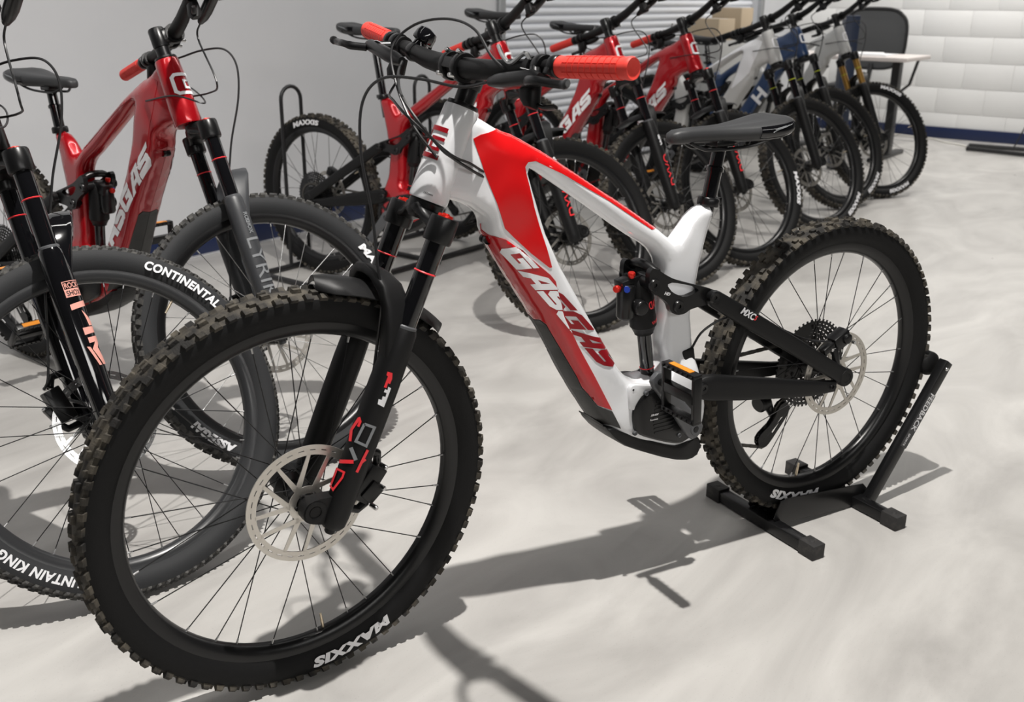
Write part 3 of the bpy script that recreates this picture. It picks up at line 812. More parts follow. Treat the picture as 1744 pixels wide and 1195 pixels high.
# -------- rear suspension
def build_rear(bike):
    sw = MB()
    p1, p2 = bp(1187, 658, .05), bp(1205, 662, .058)
    cs = [(p1[0]+.006, .050, p1[1], .016, .012), (p1[0]-.012, .054, p1[1]-.002, .026, .012), (.385, .058, .4215, .0285, .012), (.30, .061, .4045, .0265, .011), (.18, .066, .383, .022, .010), (.09, .070, .368, .0175, .009), (.03, .073, .363, .013, .008)]
    ss = [(.405, .052, .622, .012, .010), (.392, .053, .615, .018, .011), (.30, .057, .560, .0195, .0105), (.17, .065, .483, .0185, .010), (.06, .072, .415, .0185, .009), (.005, .0745, .383, .019, .008), (-.012, .0745, .374, .015, .008)]
    for s in (1, -1): side_stay(sw, cs, s); side_stay(sw, ss, s)
    for s in (1, -1):
        sw.lathe([(0, s*.064), (.020, s*.064), (.0215, s*.068), (.0215, s*.080), (.019, s*.083), (0.011, s*.083), (0.0105, s*.080), (0, s*.080)], c=AX_R, seg=28)
    sw.tube([(.388, -.052, .612), (.388, .052, .612)], .011, seg=12)
    sw.tube([(.415, -.05, .437), (.415, .05, .437)], .014, seg=12)
    arm = part(bike, 'swingarm', sw, 'matte_black', sharp=45)
    for s in (1, -1):
        for (x, z, y, r) in ((.399, .620, .063, .0125), (p1[0]-.004, p1[1], .066, .0125), (0.045, .366, .081, .005)):
            pv = MB(); pv.lathe([(0, s*(y+.001)), (.004, s*(y+.001)), (.0045, s*(y+.003)), (r*.8, s*(y+.0035)), (r, s*(y+.001)), (r, s*(y-.012))], c=(x, 0, z), seg=22); part(arm, 'pivot', pv, 'satin_black')
    tx = MB(); d = nrm(np.array(bp(1440, 640, .07))-np.array(bp(1230, 515, .07)))
    flat_text(tx, 'MXC', bp(1275, 534, .07), d[0], d[1], 0.0145, 0.0705, bold=0.035, shear=0.25)
    part(arm, 'lettering', tx, 'letter_white', weld=False)
    t5 = MB(); q = np.array(bp(1275, 534, .07))+d*0.025; flat_text(t5, '5', tuple(q), d[0], d[1], 0.0105, 0.0705, bold=0.03, shear=0.25); part(arm, 'lettering', t5, 'letter_red', weld=False)
    # rocker link
    LO = smooth_loop(L_([(1104, 478), (1106, 462), (1112, 456), (1120, 459), (1132, 467), (1147, 475), (1181, 484), (1214, 492), (1222, 500), (1221, 510), (1207, 517), (1176, 525), (1164, 534), (1152, 536), (1141, 531), (1137, 516), (1119, 503), (1107, 499)], .046))
    LH = smooth_loop(L_([(1134, 484), (1145, 480), (1182, 487), (1190, 495), (1165, 506), (1144, 498)], .046))
    lk = MB()
    for s in (1, -1): lk.plate(LO, [LH], lambda u, v, w: (u, w*s, v), .036, .049)
    a = bp(1113, 485, .046); b = bp(1154, 521, .046)
    lk.tube([(a[0], -.04, a[1]), (a[0], .04, a[1])], .013, seg=16); lk.tube([(b[0], -.04, b[1]), (b[0], .04, b[1])], .010, seg=16)
    lk.tube([(a[0]-.012, -.04, a[1]+.020), (a[0]-.006, -.02, a[1]+.030), (a[0]-.004, 0, a[1]+.032), (a[0]-.006, .02, a[1]+.030), (a[0]-.012, .04, a[1]+.020)], .010, seg=12)
    link = part(bike, 'rocker_link', lk, 'satin_black', sharp=40)
    for q in (a, b):
        for s in (1, -1):
            lb = MB(); lb.lathe([(0, s*.050), (.004, s*.050), (.0045, s*.0525), (.0115, s*.053), (.0135, s*.050), (.0135, s*.046)], c=(q[0], 0, q[1]), seg=22); part(link, 'pivot', lb, 'satin_black')
    tx = MB(); flat_text(tx, 'HD', bp(1137, 500, .05), -1, -0.35, .006, .0498, bold=.05, width=1.2, shear=.2); part(link, 'lettering', tx, 'letter_white', weld=False)
    # shock
    T0, T1 = V3(a[0], 0, a[1]), V3(*[0, 0, 0]); x, z = bp(1103, 640, 0); T1 = V3(x, 0, z)
    ax = nrm(T1-T0); Ls = np.linalg.norm(T1-T0)
    sh = MB(); sh.lathe([(0, -.012), (.014, -.012), (.022, -.002), (.0265, .012), (.0268, .075), (.0275, .078), (.0275, .098), (.0245, .102), (.0215, .110), (.0195, .110), (.0195, .116), (0, .116)], c=T0, axis=ax, seg=32)
    shock = part(bike, 'shock_absorber', sh, 'matte_black', sharp=35)
    sf = MB(); sf.lathe([(.0145, .11), (.0145, Ls-.004)], c=T0, axis=ax, seg=28); part(shock, 'shaft', sf, 'gloss_black')
    ey = MB(); ey.tube([(T1[0], -.022, T1[2]), (T1[0], .022, T1[2])], .012, seg=14); part(shock, 'eyelet', ey, 'satin_black')
    for t in (.107, Ls-.022):
        rg = MB(); rg.lathe([(.0200 if t < .11 else .0147, t-.0012), (.0205 if t < .11 else .0158, t), (.0200 if t < .11 else .0147, t+.0012)], c=T0, axis=ax, seg=28); part(shock, 'seal_ring', rg, 'letter_red')
    rs = MB(); c = T0+ax*.040+V3(.040, .004, 0)
    rs.lathe([(0, -.036), (.016, -.036), (.019, -.030), (.019, .030), (.015, .036), (0, .036)], c=c+ax*.0, axis=nrm(ax+V3(.15, 0, 0)), seg=24)
    rs.box(T0+ax*.005+V3(.026, 0, 0), (.05, .03, .028), M=np.array([[.97, 0, .2], [0, 1, 0], [-.2, 0, .97]]))
    rs.lathe([(0, .030), (.013, .030), (.0155, .027), (.0155, -.02)], c=T0+ax*.050+V3(.022, .006, 0), axis=(0, 1, 0), seg=24)
    part(shock, 'reservoir', rs, 'satin_black', sharp=40, bevel=0.0012)
    for c2, ad in ((T0+V3(.056, .006, -.010), V3(.9, .3, 0)), (T0+V3(.030, .014, .014), V3(.1, .1, 1))):
        kn = MB(); kn.lathe([(0, .008), (.0065, .008), (.0075, .0065), (.0075, 0), (.005, -.004)], c=c2, axis=ad, seg=10); part(shock, 'adjuster', kn, 'anodised_red')
    bl = MB(); bl.lathe([(0, .004), (.006, .004), (.006, -.006)], c=T0+V3(.044, .019, -.010), axis=(0.5, 1, 0), seg=14); part(shock, 'adjuster', bl, 'anodised_blue')
    u = nrm(np.cross(ax, V3(0, 1, 0))); 
    lr = MB()
    def shp(t, a_, r=.0273): return T0+ax*t+(V3(0, 1, 0)*sin(a_)+u*cos(a_)*-1)*r
    vs, fs, w = text2d('DYAD', .03, 1.0, .2)
    vs, fs = slice2d(vs, fs, .25, 0)
    lr.add([shp(.058-q[1]*.017, .25+q[0]*.36) for q in vs], fs, 0, False)
    o = densify([(.3, .084), (1.15, .084), (1.15, .092), (.3, .092)], .1); P, T = cdt([o]); lr.add([shp(q[1], q[0]-.2, .0280) for q in P], T, 0, False)
    vs, fs, w = text2d('HV', .03, 1.0, .0); vs, fs = slice2d(vs, fs, .25, 0)
    lr.add([shp(.0915-q[1]*.007, 1.05+q[0]*.25, .0280) for q in vs], fs, 0, False)
    part(shock, 'lettering', lr, 'letter_red', weld=False)

# -------- cranks, pedals, chain
BBC = V3(0.446, 0, 0.351); CRK = V3(0.109, 0, 0.128)
def build_drive(bike):
    for s in (1, -1):
        c0 = BBC+V3(0, s*.079, 0); c1 = BBC+s*CRK+V3(0, s*.090, 0); d = nrm(c1-c0); u = np.cross(d, V3(0, 1, 0))
        mb = MB(); secs = []
        for t, a, b in ((-.13, .012, .007), (-.09, .0195, .0085), (0, .0225, .0095), (.15, .0205, .009), (.5, .0175, .0085), (.85, .0170, .008), (1.0, .0175, .008), (1.07, .0150, .0075), (1.10, .009, .006)):
            secs.append(sup(c0+(c1-c0)*t, u, (0, 1, 0), a, b, 16, 4.0))
        mb.loft(secs)
        mb.lathe([(0, s*.010), (.006, s*.010), (.0075, s*.0115), (.0125, s*.0115), (.0135, s*.009)], c=c0, seg=20)
        mb.lathe([(.013, -s*.03), (.013, s*.0)], c=c0, seg=20)
        ck = part(bike, 'crank_arm', mb, 'graphite', sharp=45)
        bt = MB(); bt.lathe([(0, s*.0118), (.0058, s*.0118), (.0058, s*.008)], c=c0, seg=16); part(ck, 'bolt', bt, 'satin_black')
        # pedal: an open frame, standing upright
        pd = MB(); yc = s*(.112+.050); o = V3(c1[0], yc, c1[2]); ang = 0.06 if s > 0 else 0.75
        Mx = np.array([[cos(ang), 0, sin(ang)], [0, 1, 0], [-sin(ang), 0, cos(ang)]])
        def bx(cx, cy, cz, sx, sy, sz): pd.box(o+Mx @ V3(cx, cy, cz), (sx, sy, sz), M=Mx)
        for z_ in (-.046, .046): bx(0, 0, z_, .020, .098, .010)
        for y_ in (-.045, .045): bx(0, y_, 0, .018, .010, .090)
        bx(0, 0, 0, .018, .092, .020)
        for y_ in np.linspace(-.042, .042, 7):
            for z_ in (-.046, .046):
                for x_ in (-.0115, .0115): bx(x_, y_, z_, .004, .004, .006)
        pd.tube([V3(c1[0], s*.094, c1[2]), o], .0065, seg=12)
        ped = part(bike, 'pedal', pd, 'satin_black', bevel=0.0012)
        for z_ in (-.0515, .0515):
            rf = MB(); rf.box(o+Mx @ V3(0, 0, z_), (.0125, .062, .002), M=Mx); part(ped, 'reflector', rf, 'amber')
    # chainring and chain on the right side
    cr = MB(); y = -.052; R = .070
    cr.lathe([(R-.012, y-.0012), (R, y-.0012), (R, y+.0012), (R-.012, y+.0012)], c=BBC, seg=64, closed=True)
    for k in range(5):
        a = 2*pi*k/5; cr.tube([BBC+V3(.015*cos(a), y, .015*sin(a)), BBC+V3((R-.008)*cos(a), y, (R-.008)*sin(a))], [.007, .004], seg=6)
    for k in range(34):
        a = 2*pi*k/34; cr.box(BBC+V3((R+.002)*cos(a), y, (R+.002)*sin(a)), (.006, .002, .006), M=np.array([[cos(a), 0, -sin(a)], [0, 1, 0], [sin(a), 0, cos(a)]]))
    part(bike, 'chainring', cr, 'cassette', sharp=30)
    ch = MB(); yc = -.0525
    rr = .055                                     # the chain sits on a middle sprocket
    pul1 = V3(.055, 0, .268); pul2 = V3(.110, 0, .198); pr_ = .020
    path = []
    for k in range(11): a = radians(75-15*0)+radians(-150)*k/10; path.append(BBC+V3((R+.001)*cos(a), 0, (R+.001)*sin(a)))
    for k in range(9): a = radians(-95)+radians(-100)*k/8; path.append(pul2+V3(pr_*cos(a), 0, pr_*sin(a)))
    for k in range(7): a = radians(200)-radians(-60)*0+radians(-10)*k; path.append(pul2+V3(pr_*cos(a), 0, pr_*sin(a))) if False else None
    for k in range(7): a = radians(-40)+radians(140)*k/6; path.append(pul1+V3(pr_*cos(a), 0, pr_*sin(a)))
    for k in range(11): a = radians(-80)+radians(-190)*k/10; path.append(AX_R+V3(rr*cos(a), 0, rr*sin(a)))
    path.append(path[0])
    P = [V3(q[0], yc, q[2]) for q in path]
    seg = [np.linalg.norm(P[i+1]-P[i]) for i in range(len(P)-1)]; tot = sum(seg); n = int(tot/.0127)
    i = 0; acc = 0; prev = None
    for k in range(n):
        s_ = tot*k/n
        while i < len(seg)-1 and acc+seg[i] < s_: acc += seg[i]; i += 1
        d = nrm(P[i+1]-P[i]); c = P[i]+d*(s_-acc)
        Mx = np.array([[d[0], 0, -d[2]], [0, 1, 0], [d[2], 0, d[0]]]); w = .0062 if k % 2 else .0044
        for sy in (-1, 1): ch.box(c+V3(0, sy*w/2, 0), (.0150, .0009, .0070), M=Mx)
        ch.box(c+Mx @ V3(.0063, 0, 0), (.0035, w, .0035), M=Mx)
    part(bike, 'chain', ch, 'chain', sharp=30, weld=False)
    # rear derailleur
    de = MB(); y = -.062
    de.tube([(0, -.066, .372), (.012, -.068, .345), (.030, -.070, .318)], [.012, .014, .015], seg=10)
    de.lathe([(0, -.014), (.019, -.014), (.021, -.010), (.021, .012), (.017, .016), (0, .016)], c=(.112, -.062, .290), axis=(1, .15, -.1), seg=18)
    de.tube([(.030, -.070, .318), (.065, -.072, .308), (.100, -.066, .300)], [.014, .013, .012], seg=10)
    de.tube([(.096, -.066, .292), (.078, -.066, .262), (.066, -.066, .245)], [.013, .010, .010], seg=10)
    der = part(bike, 'derailleur', de, 'satin_black', sharp=40)
    for yy in (-.046, -.059):
        cg = MB(); cgp = [(pul1[0]+.016, pul1[2]+.010), (pul1[0]-.006, pul1[2]+.019), (pul1[0]-.020, pul1[2]+.002), (pul1[0]-.014, pul1[2]-.020), (pul2[0]-.020, pul2[2]-.010), (pul2[0]-.006, pul2[2]-.020), (pul2[0]+.016, pul2[2]-.012), (pul2[0]+.018, pul2[2]+.012), (.085, .240)]
        chl = [(.052, .250), (.066, .246), (.092, .216), (.082, .212)]
        cg.plate(smooth_loop(cgp), [chl], lambda u, v, w: (u, w, v), yy-.001, yy+.001); part(der, 'cage', cg, 'satin_black')
    for q in (pul1, pul2):
        pu = MB(); pu.lathe([(.004, -.0545), (pr_-.003, -.0545), (pr_-.003, -.0505), (.004, -.0505)], c=(q[0], 0, q[2]), seg=24, closed=True)
        for k in range(14):
            a = 2*pi*k/14; pu.box((q[0]+(pr_-.002)*cos(a), -.0525, q[2]+(pr_-.002)*sin(a)), (.005, .002, .004), M=np.array([[cos(a), 0, -sin(a)], [0, 1, 0], [sin(a), 0, cos(a)]]))
        part(der, 'pulley', pu, 'satin_black', sharp=30)
    # rear brake
    rc = MB(); c = V3(.015, .058, .468)
    rc.box(c, (.046, .030, .034), M=np.array([[.9, 0, .43], [0, 1, 0], [-.43, 0, .9]]))
    rc.box(c+V3(.038, .004, -.014), (.034, .018, .016), M=np.array([[.9, 0, .43], [0, 1, 0], [-.43, 0, .9]]))
    rc.lathe([(0, .016), (.010, .016), (.013, .012), (.013, -.016)], c=c+V3(-.010, .006, .004), seg=16)
    rc.tube([(.035, .066, .455), (.025, .068, .415), (.02, .068, .395)], .009, seg=8)
    cal = part(bike, 'brake_caliper', rc, 'satin_black', bevel=0.004)
    for q in ((-.022, .0745, .458), (.048, .0745, .452)):
        cb = MB(); cb.lathe([(0, 0), (.004, 0), (.004, -.008)], c=q, seg=10); part(cal, 'bolt', cb, 'steel')
    rh = MB(); rh.tube(spline([(.05, .068, .47), (.12, .060, .485), (.22, .052, .530), (.33, .046, .565), (.40, .040, .545), (.425, .03, .50)], 6), .0025, seg=6)
    part(bike, 'brake_hose', rh, 'cable')
    sp = MB(); x, z = bp(1172, 612, .03); sp.box((x, .026, z), (.030, .020, .050), M=np.array([[.98, 0, .2], [0, 1, 0], [-.2, 0, .98]]))
    part(bike, 'speed_sensor', sp, 'matte_black', bevel=0.004)

# -------- saddle and seat post
POST_LONG = None
def build_seat(bike):
    global POST_LONG
    b0, b1 = V3(.384, 0, .775), V3(.361, 0, .905); d = nrm(b1-b0); Lp = np.linalg.norm(b1-b0)
    PR = [(.0150, .090), (.0178, .090), (.0178, .098), (.0150, .101), (.0140, .101), (.0136, .135), (0, .135)]
    mb = MB(); mb.lathe([(0, .0), (.0150, .0)]+PR, c=b0, axis=d, seg=28); ml = MB(); ml.lathe([(0, -.16), (.0150, -.16)]+PR, c=b0, axis=d, seg=28); POST_LONG = ml.mesh('seat_post_long', 'gloss_black', sharp=35)
    post = part(bike, 'seat_post', mb, 'gloss_black', sharp=35)
    cl = MB(); cl.lathe([(.0150, .020), (.0215, .020), (.0225, .024), (.0225, .034), (.0205, .038), (.0150, .038)], c=b0, axis=d, seg=28)
    cl.box(b0+d*.029+V3(-.022, 0, 0), (.012, .018, .013)); part(post, 'seat_clamp', cl, 'satin_black', bevel=0.001)
    hd = MB(); c = b0+d*.135
    hd.tube([c-V3(.004, 0, .004), c+V3(0, 0, .008)], [.0155, .0185], seg=18); hd.box(c+V3(.000, 0, .012), (.048, .040, .014)); hd.box(c+V3(-.004, 0, .022), (.040, .052, .008))
    part(post, 'post_head', hd, 'satin_black', bevel=0.004)
    X = [.4905, .487, .475, .45, .42, .385, .35, .315, .28, .25, .228, .216, .2125]
    HW = [.006, .0135, .0185, .0205, .0225, .026, .034, .047, .060, .067, .067, .056, .035]
    ZT = [.940, .9465, .951, .953, .9535, .954, .955, .9575, .961, .965, .969, .970, .966]
    TH = [.012, .024, .030, .032, .033, .034, .036, .040, .044, .046, .045, .040, .026]
    secs = []
    for x, w, zt, th in zip(X, HW, ZT, TH):
        s_ = []
        for k in range(22):
            a = 2*pi*k/22; y = cos(a); zz = sin(a)
            yy = w*math.copysign(abs(y)**.75, y)
            if zz >= 0: z_ = zt-th*.42+th*.42*abs(zz)**.6-0.006*max(0, 1-abs(y)*2.5)*(1 if .24 < x < .44 else .3)
            else: z_ = zt-th*.42-th*.50*abs(zz)**.8
            s_.append(V3(x, yy, z_))
        secs.append(s_)
    sd = MB(); sd.loft(secs); saddle = part(bike, 'saddle', sd, 'saddle', sharp=60)
    for s in (1, -1):
        rl = MB(); rl.tube(spline([(.445, s*.012, .925), (.425, s*.018, .915), (.40, s*.022, .910), (.33, s*.022, .910), (.285, s*.028, .916), (.25, s*.04, .932)], 5), .0035, seg=8); part(saddle, 'rail', rl, 'satin_black')
    # gloss patches on the flanks of the tail, with a bright edge
    for s in (1, -1):
        gp = MB(); secs2 = []
        for x in np.linspace(.224, .300, 9):
            w = np.interp(-x, [-q for q in X], HW); zt = np.interp(-x, [-q for q in X], ZT); th = np.interp(-x, [-q for q in X], TH); s_ = []
            for k in range(7):
                a = -.55+k*(1.02)/6; y = cos(a); zz = sin(a)
                yy = (w+.0012)*abs(y)**.75
                z_ = zt-th*.42+(th*.42*abs(zz)**.6 if zz >= 0 else -th*.50*abs(zz)**.8)
                s_.append(V3(x, s*yy, z_))
            secs2.append(s_)
        gp.loft(secs2, caps=False, closed=False); part(saddle, 'flank_patch', gp, 'gloss_black', sharp=60)
        st_ = MB()
        for k in range(3):
            pts = []
            for x in np.linspace(.234+.008*k, .278-.004*k, 6):
                w = np.interp(-x, [-q for q in X], HW); zt = np.interp(-x, [-q for q in X], ZT); th = np.interp(-x, [-q for q in X], TH)
                a = .30-(x-.225)*6.0-.0*k+.05*k; yy = (w+.0016)*cos(a)**.75; zz = sin(a)
                z_ = zt-th*.42+(th*.42*abs(zz)**.6 if zz >= 0 else -th*.50*abs(zz)**.8)
                pts.append(V3(x, s*yy, z_))
            st_.tube(pts, .0006, seg=4)
        part(saddle, 'stripe', st_, 'letter_grey')

# -------- fork, wheel guard, bars (written in the steering frame: f forward, y left, t up the steering axis)
LEGY = 0.0675
def build_fork(bike, M):
    lo = MB()
    for s in (1, -1):
        secs = []
        for t, a, b, f0 in ((.342, .0205, .0205, 0), (.335, .0228, .0228, 0), (.30, .0245, .0245, 0), (.24, .0262, .0255, 0), (.16, .0258, .0250, 0), (.08, .0245, .0240, 0), (.0, .0232, .0228, 0), (-.018, .0215, .021, 0), (-.026, .016, .0155, 0)):
            secs.append(sup((f0, s*LEGY, t), (1, 0, 0), (0, 1, 0), a, b, 24, 2.2))
        lo.loft(secs)
        lo.lathe([(0, -.026), (.0095, -.026), (.0095, -.034), (.007, -.037), (0, -.037)], c=(0, s*LEGY, 0), axis=(0, 0, 1), seg=14)
        # dropout
        do = [(-.010, .040), (.020, .032), (.050, .022), (.064, .010), (.066, -.006), (.058, -.019), (.044, -.0225), (.020, -.020), (-.010, -.018)]
        lo.plate(smooth_loop(do), [], lambda u, v, w: (u, w*s, v), .050, .0745)
        lo.lathe([(.0105, s*.0750), (.0140, s*.0770), (.0195, s*.0765), (.0195, s*.050)], c=(.044, 0, 0), seg=26); lo.lathe([(0, s*.0722), (.0105, s*.0722), (.0105, s*.076)], c=(.044, 0, 0), seg=20)
    arch = [(.004, LEGY, .290, .020, .016), (.014, LEGY-.001, .335, .024, .0145), (.028, LEGY-.006, .372, .024, .012), (.042, .048, .397, .023, .0105), (.052, .024, .409, .022, .009), (.055, 0, .412, .022, .009)]
    arch = arch+[(f, -y, t, a, b) for f, y, t, a, b in arch[-2::-1]]
    P = [V3(q[0], q[1], q[2]) for q in arch]; secs = []
    for i, q in enumerate(arch):
        T = nrm(P[min(i+1, len(P)-1)]-P[max(0, i-1)]); u = nrm(V3(1, 0, 0)-T*T[0]); w = np.cross(T, u)
        secs.append(sup(P[i], u, w, q[3], q[4], 16, 5.0))
    lo.loft(secs)
    lowers = part(bike, 'fork_lowers', lo, 'matte_black', M, sharp=42)
    for s in (1, -1):
        sm = MB(); sm.lathe([(.0180, .33), (.0180, .505)], c=(0, s*LEGY, 0), axis=(0, 0, 1), seg=32)
        stn = part(bike, 'stanchion', sm, 'gloss_black', M)
        rg = MB(); rg.lathe([(.0181, .4395), (.0196, .441), (.0181, .4425)], c=(0, s*LEGY, 0), axis=(0, 0, 1), seg=28); part(stn, 'travel_ring', rg, 'letter_red')
        ds = MB(); ds.lathe([(.0181, .348), (.0205, .346), (.0205, .341)], c=(0, s*LEGY, 0), axis=(0, 0, 1), seg=28); part(stn, 'dust_seal', ds, 'graphite')
    cr = MB()
    for s in (1, -1):
        cr.lathe([(.0180, .494), (.0235, .494), (.0250, .498), (.0250, .534), (.0235, .538), (.0150, .538)], c=(0, s*LEGY, 0), axis=(0, 0, 1), seg=28)
        secs = []
        for y, t, a, b in ((0, .5385, .031, .016), (.018, .537, .030, .0155), (.034, .527, .0215, .0135), (.052, .519, .0185, .0130), (LEGY, .516, .016, .0150)):
            secs.append(sup((0, s*y, t), (1, 0, 0), (0, -.35*s, 1), a, b, 18, 3.0))
        cr.loft(secs)
    cr.lathe([(0.0, .520), (.024, .520), (.0305, .528), (.0315, .550), (.029, .553), (0, .553)], axis=(0, 0, 1), seg=28)
    crown = part(bike, 'fork_crown', cr, 'satin_black', M, sharp=42)
    for s in (1, -1):
        cp = MB(); cp.lathe([(0, .5445), (.006, .5445), (.0065, .542), (.0125, .5425), (.0135, .540), (.0135, .537)], c=(0, s*LEGY, 0), axis=(0, 0, 1), seg=20); part(crown, 'adjuster', cp, 'anodised_red')
    # caliper behind the left leg
    ca = MB(); c = V3(-.050, .046, .058)
    ca.box(c, (.034, .034, .070), M=np.array([[.97, 0, -.24], [0, 1, 0], [.24, 0, .97]])); ca.box(c+V3(-.008, .012, -.012), (.030, .020, .036), M=np.array([[.9, 0, -.43], [0, 1, 0], [.43, 0, .9]]))
    ca.tube([c+V3(-.004, .006, .038), c+V3(.006, .010, .058), c+V3(.030, .018, .060)], .008, seg=8); ca.tube([c+V3(-.012, .006, -.034), c+V3(.004, .010, -.050), c+V3(.030, .018, -.046)], .008, seg=8)
    cal = part(bike, 'brake_caliper', ca, 'satin_black', M, bevel=0.003)
    for q in ((-.004, .018, .040), (-.016, .016, -.036), (-.020, .012, .0)):
        cb = MB(); cb.lathe([(0, .016), (.0035, .016), (.0045, .014), (.0045, 0)], c=c+V3(*q), axis=(-.3, 1, 0), seg=10); part(cal, 'bolt', cb, 'steel')
    # short mud guard over the tyre
    fe = MB(); secs = []
    for a in np.linspace(radians(-17), radians(24), 14):
        r = .392; row = []; row2 = []
        k = min(1.0, (a-radians(-17))/.10+.35, (radians(24)-a)/.12+.30)
        for y in np.linspace(-1, 1, 9):
            rr = r-.020*abs(y)**2.2; yy = y*.046*k
            row.append(V3(.044-rr*sin(a), yy, rr*cos(a))); row2.append(V3(.044-(rr-.0018)*sin(a), yy, (rr-.0018)*cos(a)))
        secs.append(row+row2[::-1])
    fe.loft(secs); part(bike, 'mud_guard', fe, 'matte_black', M, sharp=50)
    return lowers

def leg_decals(lowers):
    """WP and the fork's name on the left leg, traced from the photo onto the leg"""
    A = steer_matrix(HERO_STEER).inverted()
    o0 = np.array(A @ Vector(CP))[:3]
    def hit(x, y, r=.0264):
        d = np.array(A.to_3x3() @ Vector(ray(x, y))); o = o0-V3(0, LEGY, 0)
        a = d[0]**2+d[1]**2; b = o[0]*d[0]+o[1]*d[1]; c = o[0]**2+o[1]**2-r*r
        t = (-b-sqrt(max(0, b*b-a*c)))/a; q = o+d*t
        return (atan2(q[1], q[0])*r, q[2])
    K = 360/1344.0
    def C(q): return (400+q[0]*K, 640+q[1]*K)
    groups = {0: [stroke([(612, 690), (650, 590), (695, 612), (684, 645), (625, 722), (603, 690)], 13), stroke([(665, 543), (755, 545)], 24), stroke([(790, 262), (798, 290), (785, 322)], 16), stroke([(792, 268), (742, 340), (733, 415)], 18),
                  stroke([(845, 470), (800, 560), (775, 612)], 17), stroke([(800, 556), (832, 530)], 12)],
              1: [stroke([(825, 305), (888, 328), (835, 445), (770, 415), (825, 305)], 17), stroke([(738, 455), (770, 535)], 24)]}
    K2 = 480/1366.0
    def C2(q): return (400+q[0]*K2, 420+q[1]*K2)
    wp_w = [stroke([(738, 692), (706, 757), (728, 768)], 13), stroke([(722, 722), (742, 730)], 13), stroke([(706, 752), (716, 775)], 8), stroke([(752, 676), (722, 745), (735, 700)], 9)]
    wp_w = [[(743, 678), (757, 685), (722, 778), (692, 762), (697, 738), (712, 742), (716, 724), (730, 727), (735, 708), (722, 704), (728, 690), (740, 694)]]
    wp_p = [[(740, 605), (764, 612), (762, 640), (752, 665), (742, 660), (735, 685), (722, 680), (742, 628), (735, 622)]]
    for mi_, polys, conv in ((('letter_red'), groups[0], C), ('letter_grey', groups[1], C), ('letter_white', wp_w, C2), ('letter_red', wp_p, C2)):
        mb = MB()
        for po in polys:
            q2 = [hit(*conv(q)) for q in densify(po, 8)]
            P, T = cdt([q2])
            P, T = slice2d(P, T, .003, 0)
            R = .0268
            mb.add([V3(R*cos(p_[0]/.0264), LEGY+R*sin(p_[0]/.0264), p_[1]) for p_ in P], T, 0, False)
        part(lowers, 'lettering', mb, mi_, weld=False)

def leg_text(lowers, items, side, r=.0266):
    """items: (text, t centre, angle centre, height, material, reading up (+1) or down (-1), bold, width)"""
    by = {}
    for it in items: by.setdefault(it[4], []).append(it)
    for mname, its in by.items():
        mb = MB()
        for txt, t0, a0, h, _, up, bold, width in its:
            if txt.startswith('#'):          # plain band: '#' + length
                w = float(txt[1:]); vs = [(0, 0), (w, 0), (w, 1), (0, 1)]; fs = [(0, 1, 2, 3)]
            else: vs, fs, w = text2d(txt, bold, 1.0, 0.0)
            vs, fs = slice2d(vs, fs, .12, 1)
            out = []
            for q in vs:
                t = t0+up*(q[0]-w/2)*h*width; a = a0+up*side*(q[1]-.5)*h/r*(-1)
                out.append((r*1.008*cos(a), side*LEGY+side*r*1.008*sin(a), t))
            mb.add(out, fs, 0, False)
        part(lowers, 'lettering', mb, mname, weld=False)

def pink_decals(lowers):
    """boxed maker's name, tall block strokes and a small word, on the right leg of the glossy fork"""
    mb = MB(); r = .0268
    def put(P, T):
        P, T = slice2d(P, T, .003, 0)
        mb.add([V3(r*cos(1.2-q[0]/r), -LEGY-r*sin(1.2-q[0]/r), q[1]) for q in P], T, 0, False)
    for k in ([(-.017, .272), (.017, .272), (.017, .243), (-.017, .243), (-.017, .272)],):
        P, T = cdt([[(-.0175, .273), (.0175, .273), (.0175, .242), (-.0175, .242)], [(-.0160, .2715), (.0160, .2715), (.0160, .2575), (-.0160, .2575)]]); put(P, T)
    for txt, z in (('ROCK', .2595),):
        vs, fs, w = text2d(txt, .02, 1.0, 0); put([((q[0]/w-.5)*.029, z+q[1]*.0105) for q in vs], fs)
    for poly in ([(-.016, .228), (.020, .232), (.020, .221), (-.016, .217)], [(.002, .214), (.021, .190), (.021, .182), (.008, .182), (.006, .197)], [(-.008, .180), (.021, .180), (.021, .168), (-.008, .166)],
                 [(-.005, .160), (.022, .161), (.022, .150), (.011, .138), (.023, .104), (.010, .104), (-.003, .137), (.008, .150), (-.005, .149)], [(-.012, .144), (-.006, .142), (.006, .104), (.000, .104)]):
        P, T = cdt([densify(poly, .004)]); put(P, T)
    part(lowers, 'lettering', mb, 'letter_pink', weld=False)
    m2 = MB(); vs, fs, w = text2d('SHOX', .02, 1.0, 0); q2 = slice2d([((q[0]/w-.5)*.029, .2445+q[1]*.0105) for q in vs], fs, .003, 0)
    m2.add([V3((r+.0003)*cos(1.2-q[0]/r), -LEGY-(r+.0003)*sin(1.2-q[0]/r), q[1]) for q in q2[0]], q2[1], 0, False); part(lowers, 'lettering', m2, 'letter_black', weld=False)
BARC = V3(.035, 0, .777)
def bar_pt(y):
    a = abs(y); f = np.interp(a, [0, .05, .10, .16, .25, .39], [.035, .035, .036, .036, .031, .013]); t = np.interp(a, [0, .05, .10, .16, .25, .39], [.777, .7775, .781, .790, .803, .822])
    return V3(f, y, t)
